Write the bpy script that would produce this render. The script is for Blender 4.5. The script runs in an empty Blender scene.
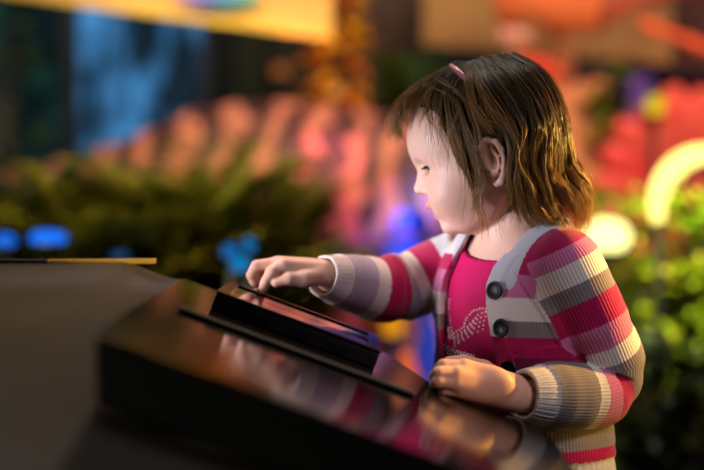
import bpy, bmesh, math, random
import numpy as np
from mathutils import Vector, Matrix
from mathutils.bvhtree import BVHTree

# ------------------------------------------------------------------ camera, world, lights, exposure
scn = bpy.context.scene
col = scn.collection
scn.view_settings.view_transform = 'Standard'
scn.view_settings.look = 'None'
scn.view_settings.gamma = 1.0
scn.view_settings.use_curve_mapping = False
scn.view_settings.exposure = 0.0
scn.cycles.use_denoising = True
scn.cycles.max_bounces = 8
scn.cycles.sample_clamp_indirect = 6.0

PITCH = math.radians(2.0)
CAM = np.array((0.0, 0.0, 1.0))
FPX = 85.0 / 36.0 * 704.0
FWD = np.array((0.0, math.cos(PITCH), -math.sin(PITCH)))
UPV = np.array((0.0, math.sin(PITCH), math.cos(PITCH)))
cam_d = bpy.data.cameras.new('camera')
cam_d.lens = 85.0; cam_d.sensor_width = 36.0
cam_d.clip_start = 0.05; cam_d.clip_end = 60
cam_d.dof.use_dof = True
cam_d.dof.focus_distance = 1.83
cam_d.dof.aperture_fstop = 1.8
cam = bpy.data.objects.new('camera', cam_d)
cam.location = CAM; cam.rotation_euler = (math.pi/2 - PITCH, 0, 0)
col.objects.link(cam); scn.camera = cam

def P(px, py, D):
    """point of the place seen at pixel (px, py) at depth D"""
    return CAM + D*(FWD + (px-352.0)/FPX*np.array((1.0, 0, 0)) + (235.0-py)/FPX*UPV)

world = bpy.data.worlds.new('world'); scn.world = world
world.use_nodes = True
world.node_tree.nodes['Background'].inputs[0].default_value = (0.05, 0.055, 0.075, 1)
world.node_tree.nodes['Background'].inputs[1].default_value = 0.5

def lamp(name, kind, loc, target, power, color, size=0.1, angle=60, blend=0.5, shape=None):
    d = bpy.data.lights.new(name, kind)
    d.energy = power; d.color = color
    if kind == 'SPOT':
        d.spot_size = math.radians(angle); d.spot_blend = blend; d.shadow_soft_size = size
    elif kind == 'AREA':
        d.size = size
    else:
        d.shadow_soft_size = size
    o = bpy.data.objects.new(name, d); col.objects.link(o)
    o.location = Vector(loc)
    if target is not None:
        o.rotation_euler = (Vector(target)-Vector(loc)).to_track_quat('-Z', 'Y').to_euler()
    return o

HEADP = P(450, 180, 1.93)
# unseen spotlights added to light the child and the console
lamp('key_spot', 'SPOT', (-0.66, 1.53, 0.94), P(426, 185, 1.93), 35, (0.86, 0.90, 1.0), 0.04, 20, 0.9)
lamp('hand_spot', 'SPOT', (-0.60, 1.75, 0.98), P(310, 275, 1.95), 15, (1.0, 0.86, 0.88), 0.05, 30, 0.7)
lamp('rim_spotlight', 'SPOT', (1.35, 2.12, 1.22), P(596, 218, 1.93), 230, (1.0, 0.56, 0.10), 0.06, 24, 0.7)
lamp('front_fill', 'SPOT', (0.95, 0.75, 2.05), P(585, 295, 1.85), 76, (0.96, 0.92, 1.0), 0.25, 17, 1.0)
lamp('top_spotlight', 'SPOT', (0.10, 2.3, 2.45), P(520, 160, 1.93), 40, (1.0, 0.86, 0.70), 0.15, 40, 0.6)
lamp('warm_arm_spotlight', 'SPOT', (0.1, 2.6, 1.9), P(310, 262, 1.93), 26, (1.0, 0.34, 0.22), 0.05, 16, 0.7)
lamp('console_fill', 'SPOT', (-1.3, 0.2, 1.7), (-0.40, 1.0, 0.8), 52, (1.0, 0.80, 0.55), 0.2, 26, 0.9)
lamp('hem_fill', 'SPOT', (1.25, 1.45, 0.70), P(590, 452, 1.88), 26, (1.0, 0.62, 0.10), 0.05, 9, 0.8)
lamp('warm_hand_spotlight', 'SPOT', (0.55, 1.0, 1.25), P(465, 378, 1.78), 6, (1.0, 0.40, 0.16), 0.03, 9, 0.7)

# ------------------------------------------------------------------ helpers: tagging and linking
def srgb(r, g, b):
    def f(c):
        c /= 255.0
        return c/12.92 if c <= 0.04045 else ((c+0.055)/1.055)**2.4
    return (f(r), f(g), f(b), 1.0)

def tag(o, label=None, cat=None, group=None, kind=None):
    if label: o['label'] = label
    if cat: o['category'] = cat
    if group: o['group'] = group
    if kind: o['kind'] = kind
    return o

def empty(name, loc, label=None, cat=None, group=None):
    o = bpy.data.objects.new(name, None); col.objects.link(o)
    o.empty_display_size = 0.05
    o.location = Vector(loc)
    return tag(o, label, cat, group)

def put(name, me, mat, parent=None, smooth=True):
    """links mesh data given in world coordinates as one object"""
    o = bpy.data.objects.new(name, me); col.objects.link(o)
    if mat is not None: me.materials.append(mat)
    if smooth and len(me.polygons):
        me.polygons.foreach_set('use_smooth', [True]*len(me.polygons))
    if parent is not None:
        o.parent = parent
        o.matrix_parent_inverse = Matrix.Translation(parent.location).inverted()
    return o

def from_np(name, V, F):
    me = bpy.data.meshes.new(name)
    V = np.asarray(V, dtype=np.float32); F = np.asarray(F, dtype=np.int32)
    me.vertices.add(len(V)); me.vertices.foreach_set('co', V.ravel())
    k = F.shape[1]
    me.loops.add(F.size); me.loops.foreach_set('vertex_index', F.ravel())
    me.polygons.add(len(F))
    me.polygons.foreach_set('loop_start', np.arange(0, F.size, k, dtype=np.int32))
    me.polygons.foreach_set('loop_total', np.full(len(F), k, dtype=np.int32))
    me.update(calc_edges=True); me.validate()
    return me

class MB:
    """collects simple shapes into one mesh"""
    def __init__(s): s.v = []; s.f = []
    def add(s, vs, fs):
        n = len(s.v); s.v += [tuple(map(float, v)) for v in vs]
        s.f += [tuple(n+i for i in f) for f in fs]
        return s
    def hexa(s, c):  # 8 corners: bottom 4 ccw, top 4 ccw
        return s.add(c, [(3,2,1,0),(4,5,6,7),(0,1,5,4),(1,2,6,5),(2,3,7,6),(3,0,4,7)])
    def box(s, cx, cy, cz, sx, sy, sz):
        x, y, z = sx/2, sy/2, sz/2
        return s.hexa([(cx-x,cy-y,cz-z),(cx+x,cy-y,cz-z),(cx+x,cy+y,cz-z),(cx-x,cy+y,cz-z),
                       (cx-x,cy-y,cz+z),(cx+x,cy-y,cz+z),(cx+x,cy+y,cz+z),(cx-x,cy+y,cz+z)])
    def obox(s, o, a, b, c):  # origin corner and three edge vectors
        o, a, b, c = (np.array(q, float) for q in (o, a, b, c))
        return s.hexa([o, o+a, o+a+b, o+b, o+c, o+a+c, o+a+b+c, o+b+c])
    def tube(s, pts, rad, n=8, cap=True):
        pts = [np.array(p, float) for p in pts]; m = len(pts)
        if not hasattr(rad, '__len__'): rad = [rad]*m
        vs = []; prev = None
        for i, p in enumerate(pts):
            t = pts[min(i+1, m-1)] - pts[max(i-1, 0)]; t /= (np.linalg.norm(t)+1e-12)
            if prev is None:
                a = np.array((0, 0, 1.0)) if abs(t[2]) < 0.9 else np.array((1.0, 0, 0))
                u = np.cross(t, a)
            else: u = prev - t*np.dot(prev, t)
            u /= (np.linalg.norm(u)+1e-12); prev = u; w = np.cross(t, u)
            for k in range(n):
                an = 2*math.pi*k/n
                vs.append(p + rad[i]*(math.cos(an)*u + math.sin(an)*w))
        fs = [(i*n+k, i*n+(k+1) % n, (i+1)*n+(k+1) % n, (i+1)*n+k) for i in range(m-1) for k in range(n)]
        if cap: fs += [tuple(range(n-1, -1, -1)), tuple((m-1)*n+k for k in range(n))]
        return s.add(vs, fs)
    def lathe(s, prof, c, axis=(0, 0, 1), n=24):
        ax = Vector(axis).normalized(); q = ax.to_track_quat('Z', 'Y')
        vs = []
        for r, h in prof:
            for k in range(n):
                an = 2*math.pi*k/n
                vs.append(Vector(c) + q @ Vector((r*math.cos(an), r*math.sin(an), h)))
        m = len(prof)
        fs = [(i*n+k, i*n+(k+1) % n, (i+1)*n+(k+1) % n, (i+1)*n+k) for i in range(m-1) for k in range(n)]
        return s.add(vs, fs)
    def ball(s, c, r, nu=10, nv=7):
        rr = r if hasattr(r, '__len__') else (r, r, r)
        vs = [(c[0], c[1], c[2]+rr[2])]
        for i in range(1, nv):
            th = math.pi*i/nv
            for k in range(nu):
                an = 2*math.pi*k/nu
                vs.append((c[0]+rr[0]*math.sin(th)*math.cos(an), c[1]+rr[1]*math.sin(th)*math.sin(an), c[2]+rr[2]*math.cos(th)))
        vs.append((c[0], c[1], c[2]-rr[2])); e = len(vs)-1
        fs = [(0, 1+k, 1+(k+1) % nu) for k in range(nu)]
        for i in range(nv-2):
            for k in range(nu):
                fs.append((1+i*nu+k, 1+(i+1)*nu+k, 1+(i+1)*nu+(k+1) % nu, 1+i*nu+(k+1) % nu))
        fs += [(e, 1+(nv-2)*nu+(k+1) % nu, 1+(nv-2)*nu+k) for k in range(nu)]
        return s.add(vs, fs)
    def build(s, name, mat, parent=None, smooth=True, bevel=0.0):
        me = bpy.data.meshes.new(name); me.from_pydata(s.v, [], s.f); me.validate()
        bm = bmesh.new(); bm.from_mesh(me)
        bmesh.ops.recalc_face_normals(bm, faces=bm.faces)
        if bevel > 0:
            eg = [e for e in bm.edges if len(e.link_faces) == 2 and e.calc_face_angle(0) > 0.5]
            bmesh.ops.bevel(bm, geom=eg, offset=bevel, segments=3, affect='EDGES', profile=0.5)
        bm.to_mesh(me); bm.free()
        return put(name, me, mat, parent, smooth)

# ------------------------------------------------------------------ helpers: materials
def mat(name, color=(0.5, 0.5, 0.5, 1), rough=0.6, metal=0.0, spec=0.5, emit=None, estr=0.0, sss=0.0, noise=None, bump=0.0, bscale=200, coat=0.0, transl=0.0):
    m = bpy.data.materials.new(name); m.use_nodes = True
    nt = m.node_tree; b = nt.nodes['Principled BSDF']
    b.inputs['Base Color'].default_value = color
    b.inputs['Roughness'].default_value = rough
    b.inputs['Metallic'].default_value = metal
    b.inputs['Specular IOR Level'].default_value = spec
    b.inputs['Coat Weight'].default_value = coat
    if emit:
        b.inputs['Emission Color'].default_value = emit; b.inputs['Emission Strength'].default_value = estr
    if sss:
        b.inputs['Subsurface Weight'].default_value = sss
        b.inputs['Subsurface Radius'].default_value = (1.0, 0.35, 0.2)
        b.inputs['Subsurface Scale'].default_value = 0.008
    tc = nt.nodes.new('ShaderNodeTexCoord')
    if noise:   # (other colour, scale, sharpness)
        n = nt.nodes.new('ShaderNodeTexNoise'); n.inputs['Scale'].default_value = noise[1]; n.inputs['Detail'].default_value = 3
        r = nt.nodes.new('ShaderNodeValToRGB')
        w = noise[2] if len(noise) > 2 else 0.15
        r.color_ramp.elements[0].position = 0.5-w; r.color_ramp.elements[1].position = 0.5+w
        r.color_ramp.elements[0].color = color; r.color_ramp.elements[1].color = noise[0]
        nt.links.new(tc.outputs['Object'], n.inputs['Vector'])
        nt.links.new(n.outputs['Fac'], r.inputs['Fac']); nt.links.new(r.outputs['Color'], b.inputs['Base Color'])
    if bump:
        n = nt.nodes.new('ShaderNodeTexNoise'); n.inputs['Scale'].default_value = bscale
        bp = nt.nodes.new('ShaderNodeBump'); bp.inputs['Strength'].default_value = bump; bp.inputs['Distance'].default_value = 0.002
        nt.links.new(tc.outputs['Object'], n.inputs['Vector'])
        nt.links.new(n.outputs['Fac'], bp.inputs['Height']); nt.links.new(bp.outputs['Normal'], b.inputs['Normal'])
    if transl:
        t = nt.nodes.new('ShaderNodeBsdfTranslucent'); mx = nt.nodes.new('ShaderNodeMixShader')
        mx.inputs[0].default_value = transl
        src = b.inputs['Base Color'].links[0].from_socket if b.inputs['Base Color'].links else None
        if src: nt.links.new(src, t.inputs['Color'])
        else: t.inputs['Color'].default_value = color
        nt.links.new(b.outputs[0], mx.inputs[1]); nt.links.new(t.outputs[0], mx.inputs[2])
        nt.links.new(mx.outputs[0], nt.nodes['Material Output'].inputs['Surface'])
    return m

def glow(name, color, strength):
    m = bpy.data.materials.new(name); m.use_nodes = True; nt = m.node_tree
    nt.nodes.remove(nt.nodes['Principled BSDF'])
    e = nt.nodes.new('ShaderNodeEmission'); e.inputs[0].default_value = color; e.inputs[1].default_value = strength
    nt.links.new(e.outputs[0], nt.nodes['Material Output'].inputs['Surface'])
    return m

# ------------------------------------------------------------------ helpers: implicit surfaces
class Sdf:
    def __init__(s): s.p = []
    def u(s, fn, c, r, k=0.004): s.p.append(('u', fn, k, np.array(c, float), r)); return s
    def cut(s, fn, c, r, k=0.002): s.p.append(('s', fn, k, np.array(c, float), r)); return s
    def cone(s, a, b, ra, rb, k=0.004):
        a = np.array(a, float); b = np.array(b, float)
        ab = b-a; L = np.dot(ab, ab)+1e-12
        def fn(Q):
            t = np.clip((Q-a)@ab/L, 0, 1)
            return np.linalg.norm(Q-a-t[:, None]*ab, axis=1) - (ra+(rb-ra)*t)
        return s.u(fn, (a+b)/2, math.sqrt(L)/2+max(ra, rb), k)
    def chain(s, pts, rad, k=0.004):
        for i in range(len(pts)-1): s.cone(pts[i], pts[i+1], rad[i], rad[i+1], k)
        return s
    @staticmethod
    def ellf(c, r, R):
        c = np.array(c, float); r = np.array(r, float)
        def fn(Q):
            q = (Q-c)@R.T
            k0 = np.linalg.norm(q/r, axis=1); k1 = np.linalg.norm(q/(r*r), axis=1)
            return k0*(k0-1)/(k1+1e-9)
        return fn
    def ell(s, c, r, R=np.eye(3), k=0.004): return s.u(Sdf.ellf(c, r, R), c, max(r), k)
    def cutell(s, c, r, R=np.eye(3), k=0.002): return s.cut(Sdf.ellf(c, r, R), c, max(r), k)
    def ev(s, Q, bc=None, br=None):
        d = np.full(len(Q), 0.05)
        for mode, fn, k, c, r in s.p:
            if bc is not None and c is not None and np.linalg.norm(bc-c) > r+br+k+0.01: continue
            e = fn(Q)
            if mode == 'u':
                h = np.maximum(k-np.abs(d-e), 0)/k
                d = np.minimum(d, e) - h*h*k*0.25
            else:
                e = -e; h = np.maximum(k-np.abs(d-e), 0)/k
                d = np.maximum(d, e) + h*h*k*0.25
        return d

def mesh_sdf(name, f, lo, hi, h, N=26):
    """surface nets over the blocks that the surface crosses; f(Q, centre, radius)"""
    lo = np.array(lo, float); hi = np.array(hi, float)
    nb = np.ceil((hi-lo)/(N*h)).astype(int)
    br = 0.5*math.sqrt(3)*(N+2)*h
    ax = np.arange(-1, N+1)
    G = np.stack(np.meshgrid(ax, ax, ax, indexing='ij'), -1).reshape(-1, 3)
    M = N+2
    keys = []; pos = []; quads = []
    big = 1 << 20
    def key(c): return (c[:, 0]*big + c[:, 1])*big + c[:, 2]
    for bi in range(nb[0]):
        for bj in range(nb[1]):
            for bk in range(nb[2]):
                b0 = np.array((bi, bj, bk))*N
                bc = lo+(b0+N/2)*h
                d0 = f(bc[None], bc, br)[0]
                if abs(d0) > br*1.6+0.004: continue
                I = G+b0
                D = f(lo+I*h, bc, br).reshape(M, M, M)
                if D.min() > 0 or D.max() < 0: continue
                neg = D < 0
                acc = np.zeros((M-1, M-1, M-1, 3)); cnt = np.zeros((M-1, M-1, M-1))
                for a in range(3):
                    sl0 = [slice(None)]*3; sl1 = [slice(None)]*3
                    sl0[a] = slice(0, M-1); sl1[a] = slice(1, M)
                    A = D[tuple(sl0)]; B = D[tuple(sl1)]
                    X = neg[tuple(sl0)] != neg[tuple(sl1)]
                    t = np.where(X, A/(A-B+1e-20), 0)
                    o1, o2 = [q for q in range(3) if q != a]
                    for u in (0, 1):
                        for v in (0, 1):
                            s = [slice(None)]*3; s[a] = slice(0, M-1)
                            s[o1] = slice(u, u+M-1); s[o2] = slice(v, v+M-1)
                            x = X[tuple(s)]; tt = t[tuple(s)]
                            cnt += x
                            acc[..., a] += np.where(x, tt, 0)
                            acc[..., o1] += x*u; acc[..., o2] += x*v
                    # quads for edges owned by this block
                    s = [slice(1, M-1)]*3
                    XX = X[tuple(s)] if a != 9 else None
                    idx = np.argwhere(XX)+1
                    if len(idx):
                        fl = neg[tuple(idx.T)]
                        e1 = np.zeros(3, int); e1[o1] = 1; e2 = np.zeros(3, int); e2[o2] = 1
                        c = idx-1+b0  # global grid index (grid starts at -1)
                        q = np.stack([key(c-e1-e2+2), key(c-e2+2), key(c+2), key(c-e1+2)], 1)
                        flip = fl if a != 1 else ~fl
                        q[~flip] = q[~flip][:, ::-1]
                        quads.append(q)
                m = cnt > 0
                idx = np.argwhere(m)
                p = lo+((idx-1+b0)+acc[m]/cnt[m][:, None])*h
                keys.append(key(idx-1+b0+2)); pos.append(p)
    keys = np.concatenate(keys); pos = np.concatenate(pos); quads = np.concatenate(quads)
    uk, first = np.unique(keys, return_index=True)
    V = pos[first]
    j = np.searchsorted(uk, quads); j = np.clip(j, 0, len(uk)-1)
    ok = (uk[j] == quads).all(1)
    F = j[ok]
    used = np.unique(F); re = np.full(len(V), -1); re[used] = np.arange(len(used))
    return V[used], re[F]

def smooth_interp(x, xs, ys):
    """monotone-ish smooth table lookup (xs ascending)"""
    xs = np.array(xs, float); ys = np.array(ys, float)
    fx = np.linspace(xs[0], xs[-1], 400); fy = np.interp(fx, xs, ys)
    w = (xs[-1]-xs[0])/len(xs)*0.5/(fx[1]-fx[0]); n = max(1, int(w))
    ker = np.hanning(2*n+3); ker /= ker.sum()
    fy = np.convolve(np.pad(fy, n+1, mode='edge'), ker, 'valid')
    return lambda q: np.interp(q, fx, fy)

def crom(pts, n):
    pts = np.array(pts, float); p = np.vstack([2*pts[0]-pts[1], pts, 2*pts[-1]-pts[-2]])
    seg = np.linalg.norm(np.diff(pts, axis=0), axis=1); cum = np.concatenate([[0], np.cumsum(seg)])
    out = []
    for s in np.linspace(0, cum[-1]*0.99999, n):
        i = int(np.searchsorted(cum, s, 'right')-1); i = min(i, len(seg)-1); t = (s-cum[i])/max(seg[i], 1e-9)
        a, b, c, d = p[i], p[i+1], p[i+2], p[i+3]
        out.append(0.5*((2*b)+(-a+c)*t+(2*a-5*b+4*c-d)*t*t+(-a+3*b-3*c+d)*t**3))
    return np.array(out)

# ------------------------------------------------------------------ the room
def struct(o): o['kind'] = 'structure'; return o
FLOOR = mat('floor_dark', srgb(52, 46, 40), 0.6, noise=(srgb(34, 30, 28), 3))
WALL = mat('wall_dark', srgb(30, 36, 34), 0.8, noise=(srgb(20, 24, 26), 1.5))
CEIL = mat('ceiling_dark', srgb(30, 22, 18), 0.9)
struct(MB().box(0, 2.4, -0.05, 6.4, 7.6, 0.1).build('floor', FLOOR, smooth=False))
struct(MB().box(0, 6.25, 1.5, 6.4, 0.1, 3.0).build('wall_back', WALL, smooth=False))
struct(MB().box(0, -1.45, 1.5, 6.4, 0.1, 3.0).build('wall_front', WALL, smooth=False))
struct(MB().box(-3.25, 2.4, 1.5, 0.1, 7.8, 3.0).build('wall_left', WALL, smooth=False))
struct(MB().box(3.25, 2.4, 1.5, 0.1, 7.8, 3.0).build('wall_right', WALL, smooth=False))
struct(MB().box(0, 2.4, 3.05, 6.6, 7.8, 0.1).build('ceiling', CEIL, smooth=False))

# ------------------------------------------------------------------ the console
con = empty('exhibit_console', (-0.2, 1.5, 0), 'large dark console with a glossy sloping top that the girl leans on', 'console')
def on_plane(px, D):            # top plane of the sloping panel
    x = (px-352.0)/FPX*D
    return x
A0 = 0.806
def pz(x): return A0-0.37*x
GREY = mat('console_grey', srgb(50, 49, 52), 0.30, spec=0.35, coat=0.0, noise=(srgb(44, 43, 45), 6), bump=0.02, bscale=60)
GLOSS = mat('panel_gloss', srgb(12, 8, 9), 0.10, spec=0.34)
BLACK = mat('black_lacquer', srgb(16, 24, 27), 0.5, spec=0.3)
GOLD = mat('gold_trim', srgb(236, 180, 60), 0.4, metal=0.2)
def slab(poly, ztop, zbot):
    """prism over an xy outline with top and bottom heights given as functions"""
    mb = MB(); n = len(poly)
    top = [(x, y, ztop(x, y)) for x, y in poly]; bot = [(x, y, zbot(x, y)) for x, y in poly]
    return mb.add(top+bot, [tuple(range(n)), tuple(range(2*n-1, n-1, -1))]+[(i, n+i, n+(i+1) % n, (i+1) % n) for i in range(n)])
XL = -0.200
edge = [(XL, 1.285), (0.205, 1.285), (0.205, 1.775), (0.090, 1.80), (0.060, 1.90), (0.045, 1.965), (XL, 1.965)]
slab(edge, lambda x, y: pz(x), lambda x, y: pz(x)-0.0015).build('touch_panel', GLOSS, con, smooth=False)
slab(edge, lambda x, y: pz(x)-0.0015, lambda x, y: pz(x)-0.058).build('panel_housing', BLACK, con, bevel=0.006, smooth=False)
def gz(x, y): return 0.820+(y-1.285)*0.120-0.35*max(0.0, x-XL)
def gtop(x, y):
    t = min(1, max(0, (x-(XL-0.075))/0.075)); t = t*t*(3-2*t)
    return gz(x, y)-(max(0.0, gz(XL, y)-pz(XL))+0.0005)*t
mb = MB(); nx, ny = 44, 24; vs = []
for lay in (0, 1):
    for i in range(nx+1):
        for j in range(ny+1):
            x = -1.0 if i == 0 else -0.45+(XL-0.0005+0.45)*(i-1)/(nx-1); y = 0.80+1.155*j/ny
            vs.append((x, y, gtop(x, y)-0.03*lay))
nn = (nx+1)*(ny+1); fs = []
for i in range(nx):
    for j in range(ny):
        a = i*(ny+1)+j; fs += [(a, a+ny+1, a+ny+2, a+1), (nn+a, nn+a+1, nn+a+ny+2, nn+a+ny+1)]
for i in range(nx):
    for j in (0, ny): a = i*(ny+1)+j; fs.append((a, nn+a, nn+a+ny+1, a+ny+1))
for j in range(ny):
    for i in (0, nx): a = i*(ny+1)+j; fs.append((a, a+1, nn+a+1, nn+a))
mb.add(vs, fs).build('console_top', GREY, con, smooth=False)
slab([(XL, 0.80), (0.30, 0.80), (0.30, 1.284), (XL, 1.284)], gz, lambda x, y: gz(x, y)-0.03).build('console_apron', GREY, con, smooth=False)
# groove rail that runs across the panel in front of the tablet
y0 = 1.62
slab([(-0.170, y0), (0.062, y0), (0.062, y0+0.016), (-0.170, y0+0.016)], lambda x, y: pz(x)+0.005, lambda x, y: pz(x)).build('panel_rail', BLACK, con, smooth=False, bevel=0.002)
# trim along the far edge
a = P(48, 262.5, 1.952); b = P(156, 261.0, 1.957)
slab([(a[0], a[1]-0.002), (b[0], b[1]-0.002), (b[0], b[1]+0.004), (a[0], a[1]+0.004)], lambda x, y: gz(x, y)+0.003, lambda x, y: gz(x, y)-0.002).build('edge_trim', GOLD, con, smooth=False)
a2 = P(-60, 262.5, 1.950)
slab([(-1.0, a[1]-0.004), (a[0]-0.001, a[1]-0.002), (a[0]-0.001, a[1]+0.004), (-1.0, a[1]+0.004)], lambda x, y: gz(x, y)+0.003, lambda x, y: gz(x, y)-0.002).build('dark_edge_trim', mat('trim_dark', srgb(34, 44, 50), 0.4), con, smooth=False)
slab([(-0.85, 1.0), (-0.05, 1.0), (-0.05, 1.75), (-0.85, 1.75)], lambda x, y: 0.70, lambda x, y: 0.0).build('pedestal', BLACK, con, smooth=False)
slab([(-0.95, 0.9), (0.08, 0.9), (0.08, 1.80), (-0.95, 1.80)], lambda x, y: 0.715, lambda x, y: 0.69).build('pedestal_shelf', BLACK, con, smooth=False)

# ------------------------------------------------------------------ the tablet
N_ = np.array((0.37, 0, 1.0)); N_ /= np.linalg.norm(N_)
X_ = np.array((1.0, 0, -0.37)); X_ /= np.linalg.norm(X_)
Y_ = np.array((0, 1.0, 0))
TO = np.array((P(210.5, 309, 1.75)[0], P(210.5, 309, 1.75)[1], 0)); TO[2] = pz(TO[0])
TO = TO+N_*0.0006
TW, TD, TH = 0.184, 0.172, 0.0200
tab = empty('touch_tablet', TO, 'thick black tablet lying on the sloping glossy panel under the pointing finger', 'tablet')
CASE = mat('case_black', srgb(46, 38, 43), 0.42, spec=0.5)
def tp(a, b, c): return TO+X_*a+Y_*b+N_*c
fr = MB()
bz = 0.013
fr.obox(tp(0, 0, 0), X_*TW, Y_*TD, N_*(TH-0.004))
fr.build('case', CASE, tab, bevel=0.0016, smooth=False)
rim = MB()
for (a, b, w, d) in ((0, 0, TW, bz), (0, TD-bz, TW, bz), (0, bz, bz, TD-2*bz), (TW-bz, bz, bz, TD-2*bz)):
    rim.obox(tp(a, b, TH-0.004), X_*w, Y_*d, N_*0.004)
rim.build('bezel', mat('bezel_black', srgb(30, 26, 32), 0.22, spec=0.7), tab, smooth=False, bevel=0.0007)
scr = MB().obox(tp(bz, bz, TH-0.004), X_*(TW-2*bz), Y_*(TD-2*bz), N_*0.0022)
def screen_mat():  # emission bands paint orange and blue reflections into the glass
    m = mat('screen_glass', srgb(8, 8, 12), 0.06, spec=0.8, coat=1.0)
    nt = m.node_tree; b = nt.nodes['Principled BSDF']
    tc = nt.nodes.new('ShaderNodeTexCoord'); mp = nt.nodes.new('ShaderNodeMapping'); 
    sx = nt.nodes.new('ShaderNodeSeparateXYZ'); nt.links.new(tc.outputs['Object'], sx.inputs[0])
    r = nt.nodes.new('ShaderNodeValToRGB'); r.color_ramp.interpolation = 'EASE'
    mr = nt.nodes.new('ShaderNodeMapRange'); mr.inputs[1].default_value = TO[0]; mr.inputs[2].default_value = TO[0]+TW
    nt.links.new(sx.outputs[0], mr.inputs[0]); nt.links.new(mr.outputs[0], r.inputs['Fac'])
    e = r.color_ramp.elements; e[0].color = srgb(235, 140, 110); e[1].color = srgb(60, 90, 220)
    x = e.new(0.35); x.color = srgb(225, 90, 40); x = e.new(0.7); x.color = srgb(190, 120, 220)
    ry = nt.nodes.new('ShaderNodeValToRGB'); ry.color_ramp.interpolation = 'CONSTANT'
    my = nt.nodes.new('ShaderNodeMapRange'); my.inputs[1].default_value = TO[1]; my.inputs[2].default_value = TO[1]+TD
    nt.links.new(sx.outputs[1], my.inputs[0]); nt.links.new(my.outputs[0], ry.inputs['Fac'])
    ee = ry.color_ramp.elements; ee[0].color = (0.55, 0.55, 0.55, 1); ee[1].position = 0.42; ee[1].color = (0.02, 0.02, 0.02, 1)
    x = ee.new(0.62); x.color = (0.45, 0.45, 0.45, 1); x = ee.new(0.70); x.color = (0.01, 0.01, 0.01, 1)
    mx = nt.nodes.new('ShaderNodeMix'); mx.data_type = 'RGBA'; mx.blend_type = 'MULTIPLY'; mx.inputs[0].default_value = 1
    nt.links.new(r.outputs['Color'], mx.inputs[6]); nt.links.new(ry.outputs['Color'], mx.inputs[7])
    nt.links.new(mx.outputs[2], b.inputs['Emission Color']); b.inputs['Emission Strength'].default_value = 0.55
    return m
scr.build('screen', screen_mat(), tab, smooth=False)
SLOT = mat('slot_black', srgb(4, 4, 5), 0.6)
for a in (0.036, 0.083, 0.128):
    MB().obox(tp(a, -0.0006, 0.0045), X_*0.026, Y_*0.0010, N_*0.0050).build('slot', SLOT, tab, smooth=False)
    MB().obox(tp(a-0.0006, -0.0011, 0.0040), X_*0.0272, Y_*0.0014, N_*0.0009).build('slot_lip', mat('slot_lip', srgb(52, 44, 48), 0.4), tab, smooth=False)

# ------------------------------------------------------------------ the child
GD = 1.93                       # distance of the child's head and torso
SH = GD/FPX                     # metres per photo pixel at that depth
# head frame: F forward, U up, L towards the child's left (near) side; values in head units of SH metres
tilt = math.radians(18); yaw = math.radians(4)
HF = np.array((-math.cos(tilt)*math.cos(yaw), math.cos(tilt)*math.sin(yaw), -math.sin(tilt)))
HL = np.array((-math.sin(yaw), -math.cos(yaw), 0.0))
HU = np.cross(HF, HL)
if HU[2] < 0: HU = -HU
HO = P(480, 150, GD)
HR = np.stack([HF, HU, HL])     # rows: world -> head
def H(F, U, L=0.0): return HO+SH*(F*HF+U*HU+L*HL)
def HP(px, py, L=0.0):
    dx = px-480.0; dz = -(py-150.0)
    c, s = math.cos(tilt), math.sin(tilt)
    return H(-dx*c-dz*s, -dx*s+dz*c, L)

# torso frame: l towards the left (near) shoulder, f to the front, z up
TC = P(520, 300, GD); TC[2] = 0.0
TL = np.array((0.66, -0.7513, 0.0)); TF = np.array((-0.7513, -0.66, 0.0))
def T(l, f, z): return TC+l*TL+f*TF+np.array((0, 0, z))

z_t  = [0.50, 0.56, 0.62, 0.68, 0.74, 0.80, 0.85, 0.88, 0.905, 0.930, 0.955]
w_t  = [0.085, 0.095, 0.098, 0.094, 0.090, 0.094, 0.100, 0.100, 0.086, 0.060, 0.038]
bf_t = [0.055, 0.060, 0.066, 0.072, 0.070, 0.064, 0.058, 0.052, 0.044, 0.034, 0.028]
bb_t = [0.070, 0.075, 0.070, 0.062, 0.060, 0.064, 0.066, 0.062, 0.054, 0.044, 0.034]
iw, ibf, ibb = smooth_interp(0, z_t, w_t), smooth_interp(0, z_t, bf_t), smooth_interp(0, z_t, bb_t)

def torso_fn(g=0.0, zlo=0.50, zhi=0.955, flare=0.0):
    def fn(Q):
        q = Q-TC; l = q@TL; f = q@TF; z = q[:, 2]
        fl = flare*np.clip((0.80-z)/0.14, 0, 1)
        W = iw(z)+g+fl; B = np.where(f > 0, ibf(z), ibb(z))+g+fl
        r = ((np.abs(l)/W)**2.3+(np.abs(f)/B)**2.3)**(1/2.3)
        d = (r-1)*np.minimum(W, B)
        return np.maximum(d, np.maximum(zlo-z, z-zhi-g*0.5))
    return fn

# arm joints
N_SH, N_EL, N_WR = P(566, 266, 1.855), P(606, 378, 1.875), P(527, 396, 1.800)
F_SH, F_EL, F_WR = P(462, 262, 2.020), P(392, 291, 2.005), P(330, 277, 1.935)

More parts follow.
